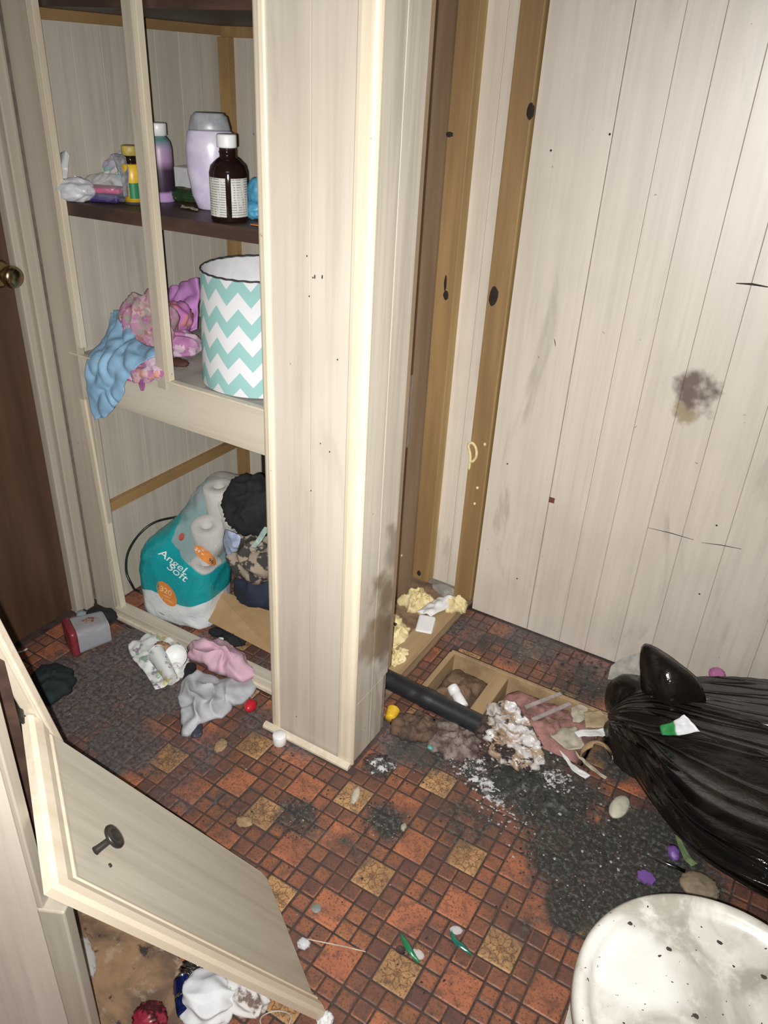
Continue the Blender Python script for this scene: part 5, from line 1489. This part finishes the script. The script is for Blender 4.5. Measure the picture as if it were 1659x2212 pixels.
ax = (q1 - q0); L = ax.length
cn = empty('drink_can', q0, label='blue and silver drink can lying beside the foil bag', category='can')
Tm = Matrix.Translation(q0) @ ax.to_track_quat('Z', 'X').to_matrix().to_4x4()
bm = lathe([(0, .002), (.016, 0), (.0185, .004), (.0195, .010), (.0195, L * .9), (.017, L)], 32); bmesh.ops.transform(bm, matrix=Tm, verts=bm.verts)
can_ = bm_obj('can_body', bm, plain('blue_foil', (.03, .05, .28), .15, Metallic=.8, sc=10), cn, True)
bm = lathe([(.017, L), (.018, L + .002), (.0165, L + .003), (.015, L), (0, L)], 32); bmesh.ops.transform(bm, matrix=Tm, verts=bm.verts)
bm_obj('can_end', bm, FOILM, cn, True)
bm = lathe([(.0197, L * .42), (.0197, L * .5)], 32); bmesh.ops.transform(bm, matrix=Tm, verts=bm.verts)
bm_obj('silver_band', bm, FOILM, can_, True)
q = F(325, 2210, .02)
bm_obj('red_wrapper', ball((q.x, q.y, .034), (.028, .026, .022), 9, .3, 1.8, 4, .0102, .3), plain('crimson_foil', (.26, .02, .04), .3, sc=50, col2=(.05, .01, .012), cut=(.5, .56)), None, True, label='crimson wrapper at the bottom edge on the stained board', category='wrapper')
q = F(172, 2050, .02)
bm_obj('clear_scrap', ball((q.x + .02, q.y, .016), (.04, .012, .006), 9, .3, 1.8, 4, .0102, -.5), FILM, None, True, label='clear plastic scrap on the stained board beside the cabinet', category='scrap')

# ------------------------------------------------------------------ recess litter: foam, white box, paper
def foam_heap(name, outl, z0, h, seed, label):
    bm = heap(outl, z0, h, seed, .028, 34, 22, 80, .5, .25)
    return bm_obj(name, bm, FOAM, None, True, label=label, category='foam')
foam_heap('foam_lump', [F(x, y, .02) for x, y in ((862, 1290), (880, 1278), (915, 1278), (940, 1292), (935, 1315), (905, 1320), (875, 1308))], .0, .045, 3, 'lumpy yellow foam heap in the far corner of the recess')
foam_heap('foam_lump', [F(x, y, .05) for x, y in ((950, 1302), (975, 1292), (1000, 1296), (1012, 1306), (1004, 1318), (975, 1318))], .037, .028, 8, 'yellow foam lump on the sole plate end by the pine stud')
foam_heap('foam_lump', [F(x, y, .02) for x, y in ((838, 1318), (858, 1330), (882, 1362), (888, 1392), (862, 1410), (840, 1400), (820, 1370))], .0, .05, 13, 'tall pale yellow foam heap beside the pillar side, the upper one')
foam_heap('foam_lump', [F(x, y, .02) for x, y in ((838, 1400), (870, 1398), (892, 1412), (878, 1445), (850, 1462), (820, 1440))], .0, .042, 18, 'yellow foam heap beside the pillar side, just above the pipe')
rows = [[F(x, y, z) for x, y, z in r] for r in ([(945, 1292, .05), (965, 1286, .07), (985, 1290, .07)], [(925, 1305, .045), (950, 1302, .06), (975, 1308, .05)], [(900, 1322, .04), (920, 1326, .045), (930, 1332, .042)])]
bm_obj('white_paper_sheet', sheet(rows, 22, 22, .012, 24, 4, .002, .003), WHITED, None, True, label='crumpled white sheet between the yellow foam lumps', category='paper')
q = F(912, 1362, .03)
wbx = empty('white_device', q, label='white plastic junction box lying inside the bare sole plate', category='box')
Tb = Matrix.Translation((q.x, q.y + .02, .030)) @ Matrix.Rotation(.30, 4, 'Z') @ Matrix.Rotation(.25, 4, 'X')
boxo('case', (-.026, -.034, -.018), (.026, .034, .018), WHITEP, wbx, .006, T=Tb)
bm = lathe([(0, 0), (.0035, 0), (.0035, .001), (0, .001)], 14); bmesh.ops.transform(bm, matrix=Tb @ Matrix.Translation((0, -.0342, -.006)) @ Matrix.Rotation(math.pi / 2, 4, 'X'), verts=bm.verts)
bm_obj('socket_hole', bm, CRK, wbx)
rows = [[onY(932, 1262, 1.972), onY(960, 1262, 1.965), onY(984, 1274, 1.968)], [onY(934, 1284, 1.955), onY(960, 1290, 1.94), onY(985, 1298, 1.95)]]
bm_obj('grey_flap', sheet(rows, 14, 10, .003, 20, 4, .002, .001), plain('grey_paper', (.33, .31, .28), .7), None, True, label='grey paper flap at the foot of the pale strip between studs', category='paper')
boxo('black_shard', (-.006, -.002, -.012), (.006, .002, .012), CRK, None, .001, T=Matrix.Translation(F(850, 1352, .055)) @ Matrix.Rotation(.5, 4, 'Z') @ Matrix.Rotation(.4, 4, 'Y'), label='black shard stuck in the tall foam heap', category='shard')

# ------------------------------------------------------------------ soot crust and flakes (uncountable)
def crust():
    poly = [F(x, y) for x, y in ((975, 1650), (1040, 1630), (1130, 1650), (1220, 1690), (1290, 1700), (1310, 1760), (1260, 1800), (1170, 1780), (1090, 1750), (1010, 1715))]
    bm = heap(poly, -.012, .016, 61, .016, 34, 40, 150, .7, .3, floorz=-.012)
    for v in bm.verts:
        v.co.z += .006 * N(v.co, 60, 3) + .003 * N(v.co, 140, 4)
    return bm
SOOTM = plain('soot_crust', (.030, .030, .027), .9, sc=55, col2=(.115, .118, .108), cut=(.48, .68), bump=.8, bsc=110)
bm_obj('soot_crust', crust(), SOOTM, None, True, label='black soot crust caked on the tiles between pipe end and drum', category='soot', kind='stuff')
ASHM = plain('ash_crust_white', (.50, .50, .50), .9, sc=60, col2=(.05, .05, .048), cut=(.46, .6), bump=.8, bsc=120)
for nm, pts_, sd in (('largest patch left of the melted bag', ((985, 1640), (1040, 1632), (1075, 1680), (1100, 1742), (1060, 1752), (1012, 1690)), 71), ('small patch right of the melted bag', ((1165, 1665), (1200, 1662), (1228, 1690), (1205, 1702), (1175, 1685)), 75), ('grey patch beside the pillar corner', ((788, 1640), (830, 1632), (856, 1652), (838, 1676), (800, 1670)), 79)):
    bm = heap([F(*q) for q in pts_], -.006, .009, sd, .012, 60, 20, 70, .7, .35, floorz=-.006)
    bm_obj('ash_patch', bm, ASHM, None, True, label='whitish ash crust on the tiles, ' + nm, category='ash', kind='stuff')
def flakes(name, spots, n, smin, smax, seed, mat, label):
    rn = random.Random(seed)
    bm = bmesh.new()
    for _ in range(n):
        px, py, r = rn.choice(spots)
        c = F(px, py); a = rn.uniform(0, 6.283); d = r * math.sqrt(rn.random())
        x, y = c.x + d * math.cos(a), c.y + d * math.sin(a)
        if y > 1.92 or x < -1.68 or (HX0 - .01 < x < HX1 and HY0 < y < HY1): continue
        if -.99 < x < -.70 and 1.13 < y < 1.4: continue
        if x < -1.0 and y > 1.25: continue
        s = rn.uniform(smin, smax) * rn.uniform(.5, 1)
        k = rn.randint(4, 6); ph = rn.uniform(0, 6.28)
        z = .0006 + rn.uniform(0, .004)
        tilt = rn.uniform(-.5, .5)
        ring = [(x + s * rn.uniform(.6, 1.2) * math.cos(ph + 6.283 * i / k), y + s * rn.uniform(.6, 1.2) * math.sin(ph + 6.283 * i / k)) for i in range(k)]
        lo_ = [bm.verts.new((p[0], p[1], max(.0003, z + tilt * (p[0] - x)))) for p in ring]
        tp_ = bm.verts.new((x, y, z + s * rn.uniform(.3, .6)))
        for i in range(k): bm.faces.new((lo_[i], lo_[(i + 1) % k], tp_))
        bm.faces.new(lo_[::-1])
    return bm_obj(name, bm, mat, None, label=label, category='ash', kind='stuff')
SP1 = [(1190, 1720, .16), (1255, 1850, .17), (1120, 1690, .10), (1080, 1660, .07), (1330, 1900, .15), (815, 1655, .04), (1020, 1660, .06), (1250, 1480, .14), (1180, 1600, .12)]
SP2 = [(250, 1450, .15), (330, 1530, .15), (180, 1520, .12), (660, 1610, .09), (640, 1770, .06), (835, 1775, .06), (1120, 1380, .2), (900, 1620, .12), (500, 1700, .25), (900, 1850, .3)]
flakes('soot_flakes', SP1, 1500, .0018, .007, 1, CHAR, 'black charred flakes over the burnt tiles')
flakes('ash_flakes', [(1060, 1665, .09), (1010, 1650, .05), (1110, 1700, .07), (1205, 1690, .04), (1240, 1800, .17), (1150, 1590, .1), (1090, 1740, .07)], 520, .0016, .006, 2, plain('white_ash', (.42, .42, .42), .9, sc=80), 'pale grey and white ash flakes around the melted bag')
flakes('dirt_grains', SP2, 900, .001, .0042, 3, plain('dark_grit', (.04, .034, .032), .9), 'dark grit scattered over the tiles')
flakes('pale_grit', SP2 + SP1, 260, .0008, .0026, 4, plain('pale_grit', (.40, .36, .32), .9), 'pale grit specks scattered over the tiles')

# ------------------------------------------------------------------ tiles: the 300 that show largest are parts, the rest one part
bpy.context.view_layer.update()
dg = bpy.context.evaluated_depsgraph_get()
def seen(x, y):
    p = Vector((x, y, .0005)); d = p - CAM
    px, py, z = proj(p)
    if not (-12 < px < 1671 and -12 < py < 2224): return 0
    ok, loc, n, i, ob, m = S.ray_cast(dg, CAM, d.normalized(), distance=d.length - .004)
    return 0 if ok else 1
rank = []
for t in tile_list:
    x, y, k, cut = t
    s = (1.0 if k != 'small' else .5) * .7
    vis = sum(seen(x + a * s * PX, y + b * s * PY) for a, b in ((0, 0), (1, 1), (1, -1), (-1, 1), (-1, -1))) / 5
    d = Vector((x, y, 0)) - CAM
    area = (4 if k != 'small' else 1) * PX * PY * CAM.z / d.length ** 3
    rank.append((vis * area if cut is None else 0, t))
rank.sort(key=lambda r: -r[0])
ME = {k: tile_mesh(PX * (1 if k == 'small' else 2), PY * (1 if k == 'small' else 2), 'tile_' + k) for k in TILES}
for k in ME: ME[k].materials.append(TILES[k])
for sc, (x, y, k, cut) in rank[:300]:
    o = bpy.data.objects.new('flower_tile' if k == 'flower' else 'tile', ME[k])
    COL.objects.link(o); o.parent = floor; o.location = (x, y, 0)
bm = bmesh.new()
idx = {'small': 0, 'big': 1, 'flower': 2}
for sc, (x, y, k, cut) in rank[300:]:
    n0 = len(bm.verts); f0 = len(bm.faces)
    mm = ME[k] if cut is None else tile_mesh(cut[0], cut[1], 'cut_tile')
    bm.from_mesh(mm)
    if cut is not None: bpy.data.meshes.remove(mm)
    bm.verts.ensure_lookup_table(); bm.faces.ensure_lookup_table()
    for v in bm.verts[n0:]: v.co.x += x; v.co.y += y
    for f in bm.faces[f0:]: f.material_index = idx[k]
o = bm_obj('tile_field', bm, [TILES['small'], TILES['big'], TILES['flower']], floor, kind='stuff')
